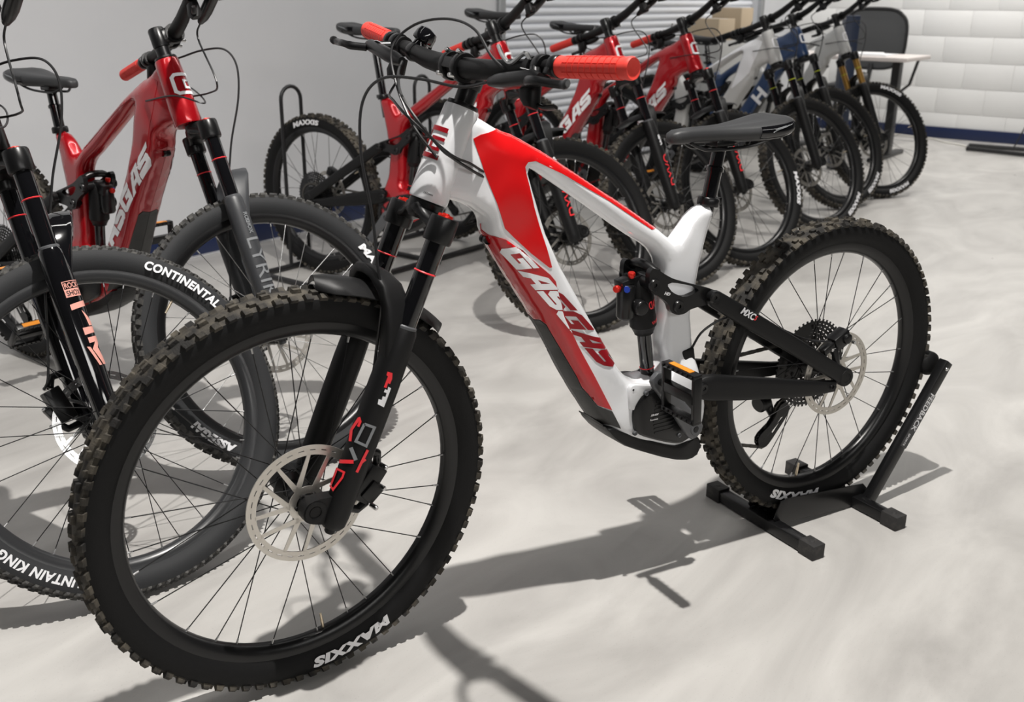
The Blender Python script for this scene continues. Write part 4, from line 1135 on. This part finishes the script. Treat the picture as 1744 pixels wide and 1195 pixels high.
def build_bars(bike, M):
    sp = MB(); sp.lathe([(.0145, .7185), (.0270, .7185), (.0280, .7215), (.0265, .7265), (.0175, .7275), (.0175, .753), (.0145, .753)], axis=(0, 0, 1), seg=28)
    part(bike, 'headset_spacer', sp, 'satin_black', M, sharp=30)
    sm = MB(); sm.lathe([(0, .752), (.0195, .752), (.0205, .756), (.0205, .796), (.0185, .800), (0, .801)], axis=(0, 0, 1), seg=26)
    sm.loft([sup((.006, 0, .776), (0, 1, 0), (0, 0, 1), .022, .019, 16, 4), sup((.030, 0, .777), (0, 1, 0), (0, 0, 1), .026, .022, 16, 4)])
    for s in (1, -1): sm.lathe([(.0180, -.007), (.0235, -.007), (.0245, -.005), (.0245, .005), (.0235, .007), (.0180, .007)], c=BARC+V3(0, s*.018, 0), seg=32, closed=True)
    sm.loft([sup((.035+.021, -.020, .777), (1, 0, 0), (0, 0, 1), .0025, .009, 10, 4), sup((.035+.021, .020, .777), (1, 0, 0), (0, 0, 1), .0025, .009, 10, 4)])
    stem = part(bike, 'stem', sm, 'satin_black', M, sharp=40)
    for s in (1, -1):
        for z_ in (-1, 1):
            bo = MB(); bo.lathe([(0, .004), (.0035, .004), (.0042, .002), (.0042, -.008)], c=BARC+V3(.019, s*.018, z_*.020), axis=(1, 0, z_*.2), seg=10); part(stem, 'bolt', bo, 'steel')
    ys = [-.386, -.30, -.25, -.20, -.16, -.13, -.10, -.075, -.05, -.025, 0, .025, .05, .075, .10, .13, .16, .20, .25, .30, .386]
    rad = [np.interp(abs(y), [0, .045, .09, .16, .22, .26], [.0175, .0175, .0165, .0140, .0118, .0111]) for y in ys]
    hb = MB(); hb.tube([bar_pt(y) for y in ys], rad, seg=20); bar = part(bike, 'handlebar', hb, 'matte_black', M, sharp=40)
    for s in (1, -1):
        g = MB(); a, b = bar_pt(s*.258), bar_pt(s*.394); d = nrm(b-a); Lg = np.linalg.norm(b-a)
        g.lathe([(.0112, .0), (.0150, .0), (.0162, .003), (.0158, .008), (.0152, .014), (.0152, Lg-.014), (.0160, Lg-.008), (.0163, Lg-.003), (.0150, Lg), (.0115, Lg-.0015), (0, Lg-.0025)], c=a, axis=d, seg=32)
        u = nrm(V3(0, 0, 1)-d*d[2]); w = np.cross(d, u)
        for k in range(8):                # pads
            an = 2*pi*(k+.5)/8
            if k in (2,): n_ = 9
            for j in range(9):
                t0 = .016+j*(Lg-.034)/9; t1 = t0+(Lg-.034)/9-.0016; row = []
                for tt in (t0, t1):
                    for da in (-.33, -.11, .11, .33): row.append(a+d*tt+(u*cos(an+da)+w*sin(an+da))*.0164)
                row2 = []
                for tt in (t0, t1):
                    for da in (-.33, -.11, .11, .33): row2.append(a+d*tt+(u*cos(an+da)+w*sin(an+da))*.0150)
                fs = [(0, 1, 5, 4), (1, 2, 6, 5), (2, 3, 7, 6), (0, 4, 12, 8), (3, 11, 15, 7), (0, 8, 9, 1), (1, 9, 10, 2), (2, 10, 11, 3), (4, 5, 13, 12), (5, 6, 14, 13), (6, 7, 15, 14)]
                g.add(row+row2, fs, 0, False)
        gp = part(bar, 'grip', g, 'grip_red', sharp=30, weld=False)
        co = MB(); co.lathe([(.0112, -.014), (.0165, -.014), (.0175, -.011), (.0175, -.003), (.0165, 0), (.0112, 0)], c=a, axis=d, seg=24, closed=True)
        co.box(a-d*.007+V3(.012, 0, -.012), (.010, .010, .010)); part(bar, 'grip_collar', co, 'satin_black', sharp=30, bevel=0.0008)
        # brake lever: clamp, reservoir body, blade
        lv = MB(); pc = bar_pt(s*.222); lv.lathe([(.0125, -.008), (.0185, -.008), (.0195, -.006), (.0195, .006), (.0185, .008), (.0125, .008)], c=pc, axis=(0, 1, 0), seg=22, closed=True)
        fo = .012 if s > 0 else .036; b0 = pc+V3(fo+.004, s*.012, -.022); b1 = pc+V3(fo+.002, -s*.050, -.032); b2 = pc+V3(fo, -s*.100, -.038)
        lv.loft([sup(b0+V3(0, s*.016, 0), (1, 0, 0), (0, 0, 1), .010, .008, 14, 3), sup(b0, (1, 0, 0), (0, 0, 1), .014, .0115, 14, 3), sup(b1, (1, 0, 0), (0, 0, 1), .0145, .0125, 14, 2.5), sup(b1*.45+b2*.55, (1, 0, 0), (0, 0, 1), .0125, .0115, 14, 2.5), sup(b2, (1, 0, 0), (0, 0, 1), .0075, .0075, 14, 2.2)])
        lv.tube([pc+V3(.012, 0, -.008), b0], .009, seg=10)
        lev = part(bike, 'brake_lever', lv, 'satin_black', M, sharp=40)
        bl = MB(); p0 = b0+V3(.010, s*.004, -.006)
        pts = spline([p0, p0+V3(.018, s*.020, -.006), p0+V3(.026, s*.045, -.006), p0+V3(.018, s*.075, -.004), p0+V3(.014, s*.098, -.002), p0+V3(.018, s*.112, 0)], 4)
        bl.tube(pts, [.0075]*6+[.0065]*(len(pts)-10)+[.0075, .0075, .007, .005], seg=10, squash=.75, up=(1, 0, 0)); part(lev, 'lever_blade', bl, 'satin_black')
        pg = MB(); pg.box(b1*.3+b0*.7+V3(.006, 0, .0118), (.009, .020, .0008), M=np.array(Matrix.Rotation(.2*s, 3, 'Z'))); part(lev, 'logo_plate', pg, 'letter_white')
        # control pod and its paddle under the bar
        rm = MB(); pr2 = bar_pt(s*.200); rm.lathe([(.0122, -.006), (.0175, -.006), (.0175, .006), (.0122, .006)], c=pr2, axis=(0, 1, 0), seg=20, closed=True)
        rm.loft([sup(pr2+V3(-.004, s*.004, -.020), (1, 0, 0), (0, 1, 0), .012, .016, 12, 3), sup(pr2+V3(-.008, s*.010, -.046), (1, 0, 0), (0, 1, 0), .015, .018, 12, 3), sup(pr2+V3(-.010, s*.016, -.058), (1, 0, 0), (0, 1, 0), .009, .012, 12, 3)])
        pod = part(bike, 'control_pod', rm, 'matte_black', M, sharp=40)
        pdm = MB(); pdm.tube(spline([pr2+V3(-.010, s*.014, -.046), pr2+V3(-.018, s*.034, -.052), pr2+V3(-.024, s*.056, -.046)], 4), [.006]*4+[.0065]*4+[.005], seg=8, squash=.6); part(pod, 'paddle', pdm, 'satin_black')

def build_bell(bike, M):
    be = MB(); c = bar_pt(-.150)+V3(-.004, 0, .014)
    be.lathe([(0, .034), (.010, .0335), (.0165, .030), (.0195, .022), (.0200, .010), (.0190, .008), (.0130, .006), (.0130, 0), (.0150, -.004), (0, -.008)], c=c, axis=(-.2, .15, 1), seg=28)
    bell = part(bike, 'bell', be, 'gloss_black', M, sharp=35)
    cl = MB(); cl.lathe([(.0140, -.008), (.0165, -.008), (.0165, .008), (.0140, .008)], c=bar_pt(-.150), axis=(0, 1, 0), seg=22, closed=True); cl.box(c+V3(-.022, 0, .012), (.005, .006, .024)); part(bell, 'bell_clamp', cl, 'satin_black', bevel=0.001)

FRAME_END = []                              # cables that end at the frame are laid anew for each bike
def build_cables(bike, M, hero):
    def cab(pts, r=.0026, name='brake_hose', own=False):
        mb = MB(); mb.tube(spline(pts, 7), r, seg=7); o = part(bike, name, mb, 'cable', M)
        if own: FRAME_END.append(o.name)
    lv = lambda s: bar_pt(s*.222)+V3(.012 if s > 0 else .036, -s*.100, -.038)
    cab([lv(1), V3(.055, .06, .741), V3(.095, .0, .732), V3(.135, -.045, .712), V3(.150, -.052, .665), V3(.135, -.030, .59), V3(.098, .010, .50), V3(.075, .038, .43), V3(.052, .050, .38), V3(.028, .040, .32), V3(.0, .038, .22), V3(-.03, .040, .12), V3(-.045, .046, .095)])
    q = st(0, 0, 0)
    def bk(px, py, y):            # a point of the bike's side view, in the steering frame
        x, z = bp(px, py, y); v = V3(x, y, z)-S0; return V3(v @ PRP, y, v @ AXD)
    cab([lv(-1), V3(.085, -.09, .735), V3(.10, -.03, .700), V3(.085, .022, .668), bk(745, 250, .045), bk(765, 266, .050), bk(800, 288, .045), bk(829, 304, .034)], own=True)
    cab([bar_pt(-.200)+V3(-.004, .02, -.05), V3(.055, -.15, .705), V3(.085, -.075, .690), V3(.088, .0, .668), bk(760, 259, .048), bk(800, 278, .044), bk(829, 296, .034)], .0023, 'shift_cable', True)
    cab([bar_pt(.200)+V3(.0, -.02, -.02), V3(.058, .13, .792), V3(.066, .06, .832), V3(.072, -.02, .842), V3(.090, -.085, .820), V3(.105, -.105, .772), V3(.092, -.070, .715), V3(.07, -.01, .66), V3(.03, .028, .625)], .0023, 'shift_cable', True)
    ch = MB(); ch.tube(spline([bar_pt(.205)+V3(.012, 0, .006), bar_pt(.190)+V3(.016, 0, .016), bar_pt(.165)+V3(.014, 0, .002), bar_pt(.145)+V3(.018, 0, .012), bar_pt(.125)+V3(.020, 0, .030)], 6), .0036, seg=8); part(bike, 'noodle_pipe', ch, 'steel', M)

HERO_STEER = 0.0844
def axle_matrix(M): return M @ Matrix.Translation((.044, 0, 0)) @ Matrix.Rotation(pi/2-HA, 4, 'Y')
MSTR = steer_matrix(HERO_STEER)
HERO = empty('electric_bike', 'white mountain e-bike with bright red panels, rear wheel held in a black floor stand', 'bicycle', M=Matrix.Rotation(ROOM, 4, 'Z'))
build_frame(HERO); build_rear(HERO); build_drive(HERO); build_seat(HERO)
LOWERS = build_fork(HERO, MSTR)
build_bars(HERO, MSTR); build_cables(HERO, MSTR, True)
COPY_SRC = list(HERO.children)              # what the other bikes share
leg_decals(LOWERS); build_bell(HERO, MSTR)
make_wheel(HERO, axle_matrix(MSTR), False, vang=radians(-97), letters=[('MAXXIS', .0270, .0200, radians(-104), 1, .06, 1.55, .0311, 0)])
make_wheel(HERO, Matrix.Translation(AX_R), True, vang=radians(-82), letters=[('MAXXIS', .0215, .0200, radians(-77), 1, .06, 1.55, .0312, 0)])

# ------------------------------------------------------------------ floor stand that holds the rear wheel
def build_stand():
    root = empty('bike_stand', 'low black steel floor stand with tilted arm gripping the white e-bike rear wheel', 'bike stand', M=Matrix.Rotation(ROOM, 4, 'Z'))
    for x in (.137, -.135):
        b = MB(); b.box((x, 0, .017), (.030, .30, .028)); bar = part(root, 'foot_bar', b, 'stand_black', bevel=0.003)
        for s in (1, -1):
            e = MB(); e.box((x, s*.158, .018), (.036, .046, .036)); e.lathe([(0, .0372), (.006, .0372), (.0065, .036)], c=(x, s*.158, 0), axis=(0, 0, 1), seg=12)
            part(bar, 'end_cap', e, 'stand_rubber', bevel=0.004)
    PL = L_([(1330, 854), (1345, 848), (1470, 823), (1476, 830), (1466, 862), (1452, 866), (1325, 893), (1318, 884)], .044)
    for s in (1, -1):
        c = MB(); c.plate(PL, [], lambda u, v, w: (u, s*w, max(v, .004)), .0415, .0445); part(root, 'cradle_plate', c, 'stand_black', bevel=0.001)
    tr = MB(); tr.box((.0, 0, .0215), (.24, .080, .004)); part(root, 'cradle_base', tr, 'stand_black')
    a0 = bp(1478, 852, .056); a1 = bp(1606, 622, .056)
    A, B = V3(a0[0], .058, max(a0[1], .02)), V3(a1[0], .058, a1[1]); d = nrm(B-A); u = np.cross(d, V3(0, 1, 0)); u = nrm(u)
    m_ = MB(); m_.loft([sup(A, u, (0, 1, 0), .0140, .0125, 12, 8), sup(B+d*.012, u, (0, 1, 0), .0140, .0125, 12, 8)])
    m_.box((A[0], .035, A[2]), (.05, .05, .02))
    arm = part(root, 'arm', m_, 'stand_black', sharp=40)
    ro = MB(); c = B-d*.006; ro.lathe([(0, .040), (.020, .040), (.0285, .034), (.0305, .028), (.0305, -.030), (.0285, -.035), (.020, -.038), (0, -.038)], c=(c[0]+.012, 0, c[2]+.004), seg=32); part(root, 'roller', ro, 'rubber')
    bo = MB(); bo.lathe([(0, .0735), (.004, .0735), (.0055, .071), (.0055, .066)], c=(c[0], 0, c[2]), seg=12); part(arm, 'bolt', bo, 'steel')
    sk = MB(); c0 = A+(B-A)*.60; Mx = np.stack([d, V3(0, 1, 0), u], 1); sk.box(c0+V3(0, .0128, 0), (.150, .0012, .026), M=Mx); part(arm, 'sticker', sk, 'stand_sticker')
    lt = MB(); fu = np.array([d[0], d[2]])
    cc = A+(B-A)*.66
    flat_text(lt, 'FEEDBACK', (cc[0], cc[2]), -d[0], -d[2], .0185, .0720, bold=.02, width=.85)
    cc = A+(B-A)*.455; flat_text(lt, 'SPORTS', (cc[0]-u[0]*.004, cc[2]-u[2]*.004), -d[0], -d[2], .0070, .0720, width=1.0)
    part(arm, 'lettering', lt, 'letter_white', weld=False)
build_stand()

# ------------------------------------------------------------------ the row of bikes parked along the back wall
def set_mats(o, ov, pname):
    for s in o.material_slots:
        k = s.material.name; r = ov.get(pname+':'+k) or ov.get(o.name.split('.')[0]+':'+k) or ov.get(k)
        if r: s.link = 'OBJECT'; s.material = MATS[r]
def copy_bike(label, pos, heading, wheel_heading, ov, s=1.045, skip=(), tire=None, tire_r=None, ftext=(), f_letters=(), r_letters=(), vang=0.5, seat=0.0, fshift=0.0):
    h = radians(heading)
    root = empty('electric_bike', label, 'bicycle', 'bikes parked along the back wall')
    a = radians(wheel_heading-heading); MS = steer_matrix(a); pit = -.0196
    for _ in range(4):                       # a turned front wheel leans, so the front end sits a little lower
        Fm = Matrix.Translation((0, 0, .354)) @ Matrix.Scale(s, 4) @ Matrix.Rotation(pit, 4, 'Y') @ Matrix.Translation((0, 0, -.3795))
        Q = Fm @ MS; ly = (Q.to_3x3() @ Vector((0, 1, 0))).normalized().z
        cz = .3415*sqrt(1-ly*ly)+.0312; pit -= (cz-(Q @ Vector((.044, 0, 0))).z)/(1.3*s)
    low = None; cc = (Fm @ MS) @ Vector((.044, 0, 0))
    root.matrix_world = Matrix.Translation((pos[0]-cos(h)*cc.x+sin(h)*cc.y, pos[1]-sin(h)*cc.x-cos(h)*cc.y, 0)) @ Matrix.Rotation(h, 4, 'Z')
    for src in COPY_SRC:
        nm = src.name.split('.')[0]
        if nm in skip or src.name in FRAME_END: continue
        c = src.copy(); COL.objects.link(c); c.parent = root
        isst = (src.matrix_basis.translation-MSTR.translation).length < 1e-4
        c.matrix_local = Fm @ MS if isst else Fm
        if fshift and nm in ('fork_lowers', 'stanchion', 'fork_crown', 'brake_caliper') and isst: c.matrix_local = Fm @ MS @ Matrix.Translation((fshift, 0, 0))
        if seat and nm == 'seat_post': c.data = POST_LONG
        if seat and nm in ('seat_post', 'saddle'): c.matrix_local = Fm @ Matrix.Translation((-.174*seat, 0, .985*seat))
        set_mats(c, ov, nm)
        for g in src.children:
            gn = g.name.split('.')[0]
            if nm == 'fork_lowers' and gn == 'lettering': continue
            if nm in ('motor', 'shock_absorber', 'swingarm', 'rocker_link') and gn == 'lettering': continue
            if gn in skip: continue
            if seat and gn == 'seat_clamp': off = Matrix.Translation((.174*seat, 0, -.985*seat))
            else: off = Matrix.Identity(4)
            d = g.copy(); COL.objects.link(d); d.parent = c; d.matrix_local = off @ g.matrix_basis; set_mats(d, ov, gn)
        if nm == 'fork_lowers': low = c
    if ftext == 'pink': pink_decals(low)
    elif ftext: leg_text(low, ftext, -1)
    cen = Q @ Vector((.044, 0, 0)); R = Q.to_3x3().normalized().to_4x4() @ Matrix.Rotation(pi/2-HA, 4, 'Y')
    wf = make_wheel(root, Matrix.Translation((cen.x, cen.y, cz)) @ R, False, tire=tire, vang=vang, letters=f_letters)
    wr_ = make_wheel(root, Matrix.Translation((0, 0, .3537)), True, tire=tire_r, vang=vang, letters=r_letters)
    port = [Fm @ Vector((.885, sy*.036, .915)) for sy in (1, -1)]; front = Fm @ Vector((1.06, 0, .97))
    for sy, r_, nm in ((-1, .0026, 'brake_hose'), (1, .0023, 'shift_cable')):
        p0 = Q @ Vector(bar_pt(sy*.222)+V3(.036, -sy*.100, -.038)) if sy < 0 else Q @ Vector(bar_pt(.2)+V3(-.004, -.01, -.05))
        pin = Q @ Vector(bar_pt(sy*.222)+V3(.036, -sy*.150, -.06)) if sy < 0 else Q @ Vector(bar_pt(.14)+V3(.05, 0, -.10))
        e = port[0 if sy < 0 else 1]
        cm = MB(); cm.tube([np.array(q) for q in spline([np.array(p0), np.array(pin), np.array(front)+V3(.05, -sy*.02, .0 if sy < 0 else -.05), np.array(front)+V3(-.03, -sy*.052, -.035), np.array(e)], 7)], r_, seg=6)
        part(root, nm, cm, 'cable')
    for w in (wf, wr_):
        set_mats(w, ov, 'wheel')
        for g in w.children: set_mats(g, ov, g.name.split('.')[0])
    return root
RED = {'paint_white': 'candy_red', 'paint_red': 'candy_red', 'paint_red_cover': 'candy_red_dark', 'letter_maroon': 'letter_white'}
def mx(*ds):
    r = {}
    for d in ds: r.update(d)
    return r
mxs = lambda a, side=-1: ('MAXXIS', .0270, .0200, radians(a), side, .06, 1.55, .0311, 0)
# fork leg lettering: (text, height on the leg, angle, size, material, reading direction, bold, width)
WPT = [('WP', .255, 1.15, .020, 'letter_white', 1, .04, 1.0), ('DYVO', .13, 1.2, .034, 'letter_red', 1, .0, 1.05)]
PINK = [('ROCK', .236, 1.25, .0125, 'letter_pink', -1, .03, 1.0), ('SHOX', .219, 1.25, .0125, 'letter_pink', -1, .03, 1.0)]
B1 = copy_bike('black mountain e-bike with glossy fork, pink lettering and continental tyre beside the red bike', (-1.150, 1.090), -92, -12,
          mx(RED, {'paint_white': 'satin_black', 'paint_red': 'candy_red', 'fork_lowers:matte_black': 'gloss_black', 'rotor_steel': 'steel', 'rim_black': 'rim_grey'}), s=1.06, skip=('mud_guard',),
          tire=TIRE_XC, ftext='pink', vang=1.2, fshift=.022, f_letters=[('CONTINENTAL', .0270, .0190, radians(69), -1, .04, .95, .0311, 0), ('MOUNTAIN KING', .0270, .0190, radians(-107), -1, .04, .95, .0311, 0)])
B2 = copy_bike('candy red mountain e-bike with charcoal fork and dusty knobbly front tyre', (-.541, 1.274), -91, -16.5,
          mx(RED, {'fork_lowers:matte_black': 'fork_charcoal', 'spoke_black': 'spoke_steel'}), skip=('mud_guard',),
          tire=TIRE_FG, fshift=.02, ftext=[('LYRIK', .155, 1.25, .038, 'letter_grey', -1, .0, 1.2), ('ROCK', .279, 1.25, .011, 'letter_grey', -1, .03, .9), ('SHOX', .263, 1.25, .011, 'letter_grey', -1, .03, .9)],
          f_letters=[mxs(38), ('ASSEGAI', .0270, .0200, radians(-118), -1, .06, 1.1, .0311, 0)])
B3 = copy_bike('red mountain e-bike standing in the tall rack hoop by the grey wall', (.902, 1.299), -89, -20, RED, ftext=WPT, r_letters=[mxs(98)], seat=.11)
B4 = copy_bike('red mountain e-bike parked between the hooped bike and another red bike at the shutter', (1.698, 1.323), -92, -17.5, RED, ftext=WPT, seat=.16)
B5 = copy_bike('red mountain e-bike parked next to the white and grey bike', (2.246, 1.255), -94, -22.5, RED, ftext=WPT, f_letters=[mxs(10)], seat=.10)
HUSKY = {'paint_white': 'paint_grey', 'paint_red': 'paint_white', 'paint_red_cover': 'paint_grey', 'grip_red': 'rubber', 'badge:letter_maroon': 'letter_white', 'anodised_red': 'satin_black', 'letter_red': 'lime'}
B6 = copy_bike('pale grey and white mountain e-bike with black fork between red and navy bikes', (3.155, 1.254), -95, -19.6, HUSKY, skip=('mud_guard', 'wordmark'), f_letters=[mxs(-30)])
B7 = copy_bike('navy blue mountain e-bike with white badge between two grey bikes', (3.889, 1.398), -95, -21.8, mx(HUSKY, {'paint_white': 'paint_navy', 'paint_red': 'paint_navy', 'paint_red_cover': 'paint_navy'}), skip=('mud_guard', 'wordmark'), f_letters=[mxs(-30)])
B8 = copy_bike('light grey mountain e-bike with gold fork tubes beside the desk', (4.397, 1.317), -95, -31.6, mx(HUSKY, {'stanchion:gloss_black': 'gold', 'paint_red': 'paint_grey'}), skip=('mud_guard', 'wordmark'), f_letters=[mxs(80), mxs(-60)])
for c in B7.children:                       # a big white H on the down tube
    if c.name.split('.')[0] == 'frame':
        hm = MB(); q0, q1 = np.array(bps(905, 480)), np.array(bps(985, 590)); d = nrm(q0-q1); flat_text(hm, 'H', tuple((q0+q1)/2), d[0], d[1], .075, -.0445, bold=.04, width=1.2); part(c, 'lettering', hm, 'letter_white')

# ------------------------------------------------------------------ hoop rack on the floor at the wall
def build_rack():
    root = empty('hoop_rack', 'black tubular floor rack with tall hoops along the grey back wall', 'bike rack')
    for x in (.833, 1.690):
        h = MB(); w = .056; H = .812; y = 2.757
        pts = [(x-w, y, .012)]+[(x-w, y, z) for z in (.2, .4, .6, H-w)]+[(x-w*cos(a), y, H-w+w*sin(a)) for a in np.linspace(.25, pi-.25, 9)]+[(x+w, y, z) for z in (H-w, .6, .4, .2, .012)]
        h.tube(pts, .0085, seg=10); part(root, 'hoop', h, 'rack_black')
    r = MB(); r.tube([(.55, 2.757, .014), (2.05, 2.757, .014)], .013, seg=10); part(root, 'base_rail', r, 'rack_black')
    r = MB(); r.tube([(.55, 2.33, .014), (2.05, 2.33, .014)], .013, seg=10); part(root, 'base_rail', r, 'rack_black')
    for x in (.60, 1.26, 1.98):
        r = MB(); r.tube([(x, 2.28, .014), (x, 2.81, .014)], .012, seg=10); part(root, 'cross_bar', r, 'rack_black')
build_rack()

# ------------------------------------------------------------------ far corner: desk, chair, cabinets
def build_corner():
    d = empty('desk', 'pale topped desk on black steel legs by the white block wall', 'desk', M=Matrix.Translation((6.05, 2.17, 0)))
    t = MB(); t.box((0, 0, .770), (.62, 1.14, .030)); part(d, 'desk_top', t, 'desk_top', bevel=0.004)
    for y in (-.40, .40):
        l = MB(); l.box((.06, y, .39), (.09, .06, .73)); part(d, 'leg', l, 'desk_black', bevel=0.004)
        f = MB(); f.box((.05, y, .016), (.70, .07, .032)); part(d, 'foot', f, 'desk_black', bevel=0.006)
    b = MB(); b.tube([(.24, -.50, .75), (.22, -.46, .56), (.10, -.42, .50)], .012, seg=8); part(d, 'bracket', b, 'desk_black')
    c = empty('office_chair', 'black office chair with grey mesh back behind the pale desk', 'chair', M=Matrix.Translation((7.10, 2.30, 0)) @ Matrix.Rotation(radians(90), 4, 'Z'))
    fr = MB(); w, z0, z1 = .27, .62, 1.12
    rr = smooth_loop([(-w, z0), (w, z0), (w+.01, z1), (-w-.01, z1)], 3); fr.tube([(q[0], .02*sin((q[1]-z0)*4), q[1]) for q in rr], .014, seg=8, closed=True); part(c, 'back_frame', fr, 'desk_black')
    me = MB(); P, T = cdt([rr]); me.add([(q[0], .02*sin((q[1]-z0)*4)-.002, q[1]) for q in P]+[(q[0], .02*sin((q[1]-z0)*4)+.002, q[1]) for q in P], [t for t in T]+[tuple(i+len(P) for i in t[::-1]) for t in T]); part(c, 'back_mesh', me, 'mesh_grey')
    se = MB(); se.loft([sup((0, .27, z), (1, 0, 0), (0, 1, 0), a, a*.95, 24, 4) for z, a in ((.44, .22), (.455, .25), (.49, .255), (.505, .24))]); part(c, 'seat', se, 'desk_black', sharp=50)
    sp = MB(); sp.tube([(0, .02, .66), (0, .06, .50), (0, .20, .43)], .022, seg=8); part(c, 'back_bar', sp, 'desk_black')
    co = MB(); co.tube([(0, .27, .10), (0, .27, .44)], .028, seg=14); part(c, 'gas_column', co, 'desk_black')
    for k in range(5):
        a = 2*pi*k/5+.3; l = MB(); l.tube([(0, .27, .10), (.28*cos(a), .27+.28*sin(a), .075)], [.022, .014], seg=8); leg = part(c, 'leg', l, 'desk_black')
        q = MB(); q.lathe([(0, -.014), (.026, -.014), (.029, -.010), (.029, .010), (.026, .014), (0, .014)], c=(.28*cos(a), .27+.28*sin(a), .030), axis=(-sin(a), cos(a), 0), seg=16); q.tube([(.28*cos(a), .27+.28*sin(a), .030), (.28*cos(a), .27+.28*sin(a), .08)], .007, seg=6); part(leg, 'caster', q, 'desk_black')
    p = MB(); p.box((6.00, 1.95, .790), (.30, .32, .010)); p.box((6.02, 1.97, .798), (.29, .21, .006), M=np.array(Matrix.Rotation(.3, 3, 'Z'))); tag(mkobj('paper_stack', p.mesh('paper_stack', 'paper')), 'white papers lying on the pale desk top', 'papers')
    n = empty('tool_cabinet', 'narrow navy steel cabinet standing in front of the desk', 'cabinet', M=Matrix.Translation((5.27, 1.88, 0)) @ Matrix.Rotation(radians(-53), 4, 'Z'))
    b = MB(); b.box((0, 0, .55), (.10, .10, 1.07)); part(n, 'body', b, 'cabinet_navy', bevel=0.006)
    k = MB(); k.lathe([(0, .012), (.012, .012), (.014, .008), (.014, 0)], c=(0, -.05, .86), axis=(0, -1, 0), seg=12); part(n, 'knob', k, 'graphite')
    f = MB(); f.box((0, 0, .008), (.09, .09, .016)); part(n, 'plinth', f, 'desk_black')
    cab = empty('storage_cabinet', 'low light grey storage cabinet against the roll-up shutter', 'cabinet', M=Matrix.Translation((5.85, 3.05, 0)))
    b = MB(); b.box((0, 0, .46), (1.25, .36, .84)); part(cab, 'body', b, 'cabinet_grey', bevel=0.006)
    for s in (-1, 1):
        q = MB(); q.box((s*.31, -.187, .46), (.60, .016, .78)); dr = part(cab, 'door', q, 'cabinet_grey', bevel=0.004); hh = MB(); hh.tube([(s*.06, -.205, .52), (s*.06, -.205, .66)], .006, seg=8); part(dr, 'handle', hh, 'steel')
    q = MB(); q.box((0, 0, .02), (1.20, .32, .04)); part(cab, 'plinth', q, 'desk_black')
    for (x, w, h, dd, m_, lab) in ((5.80, .22, .24, .26, 'card', 'tan cardboard box standing upright on the light grey cabinet'), (6.10, .30, .10, .30, 'paper', 'flat white box lying on the light grey cabinet'), (5.42, .28, .16, .28, 'card', 'low wide tan cardboard box on the light grey cabinet')):
        bx = empty('cardboard_box', lab, 'box', 'boxes on the grey cabinet', M=Matrix.Translation((x, 3.05, .881)))
        b = MB(); b.box((0, 0, h/2), (w, dd, h)); part(bx, 'carton', b, m_, bevel=0.002)
        t = MB(); t.box((0, 0, h+.0006), (.045, dd-.004, .0012)); part(bx, 'tape', t, 'paper')
    ds = empty('display_stand', 'low black display stand with thin legs standing beside the white block wall', 'display stand', M=Matrix.Translation((7.05, 1.10, 0)))
    b = MB(); P = [(.10, .30), (-.12, .26), (-.22, -.40), (.16, -.40)]
    b.tube([(q[0], q[1], .022) for q in P], .018, seg=8, closed=True); part(ds, 'base_frame', b, 'desk_black')
    for (x, y, tx, ty) in ((.02, -.24, .03, -.20), (-.08, -.08, .02, -.20)):
        l = MB(); l.tube([(x, y, .03), (tx, ty, .42)], .006, seg=8); part(ds, 'leg', l, 'desk_black')
    cbm = MB(); cbm.tube(spline([(7.62, 2.25, .008), (7.55, 2.0, .008), (7.50, 1.80, .008), (7.35, 1.66, .008), (7.25, 1.50, .008), (7.16, 1.42, .008)], 6), .007, seg=7)
    tag(mkobj('power_cord', cbm.mesh('power_cord', 'wire_white')), 'white power cord lying on the floor along the navy baseboard', 'cord')
build_corner()
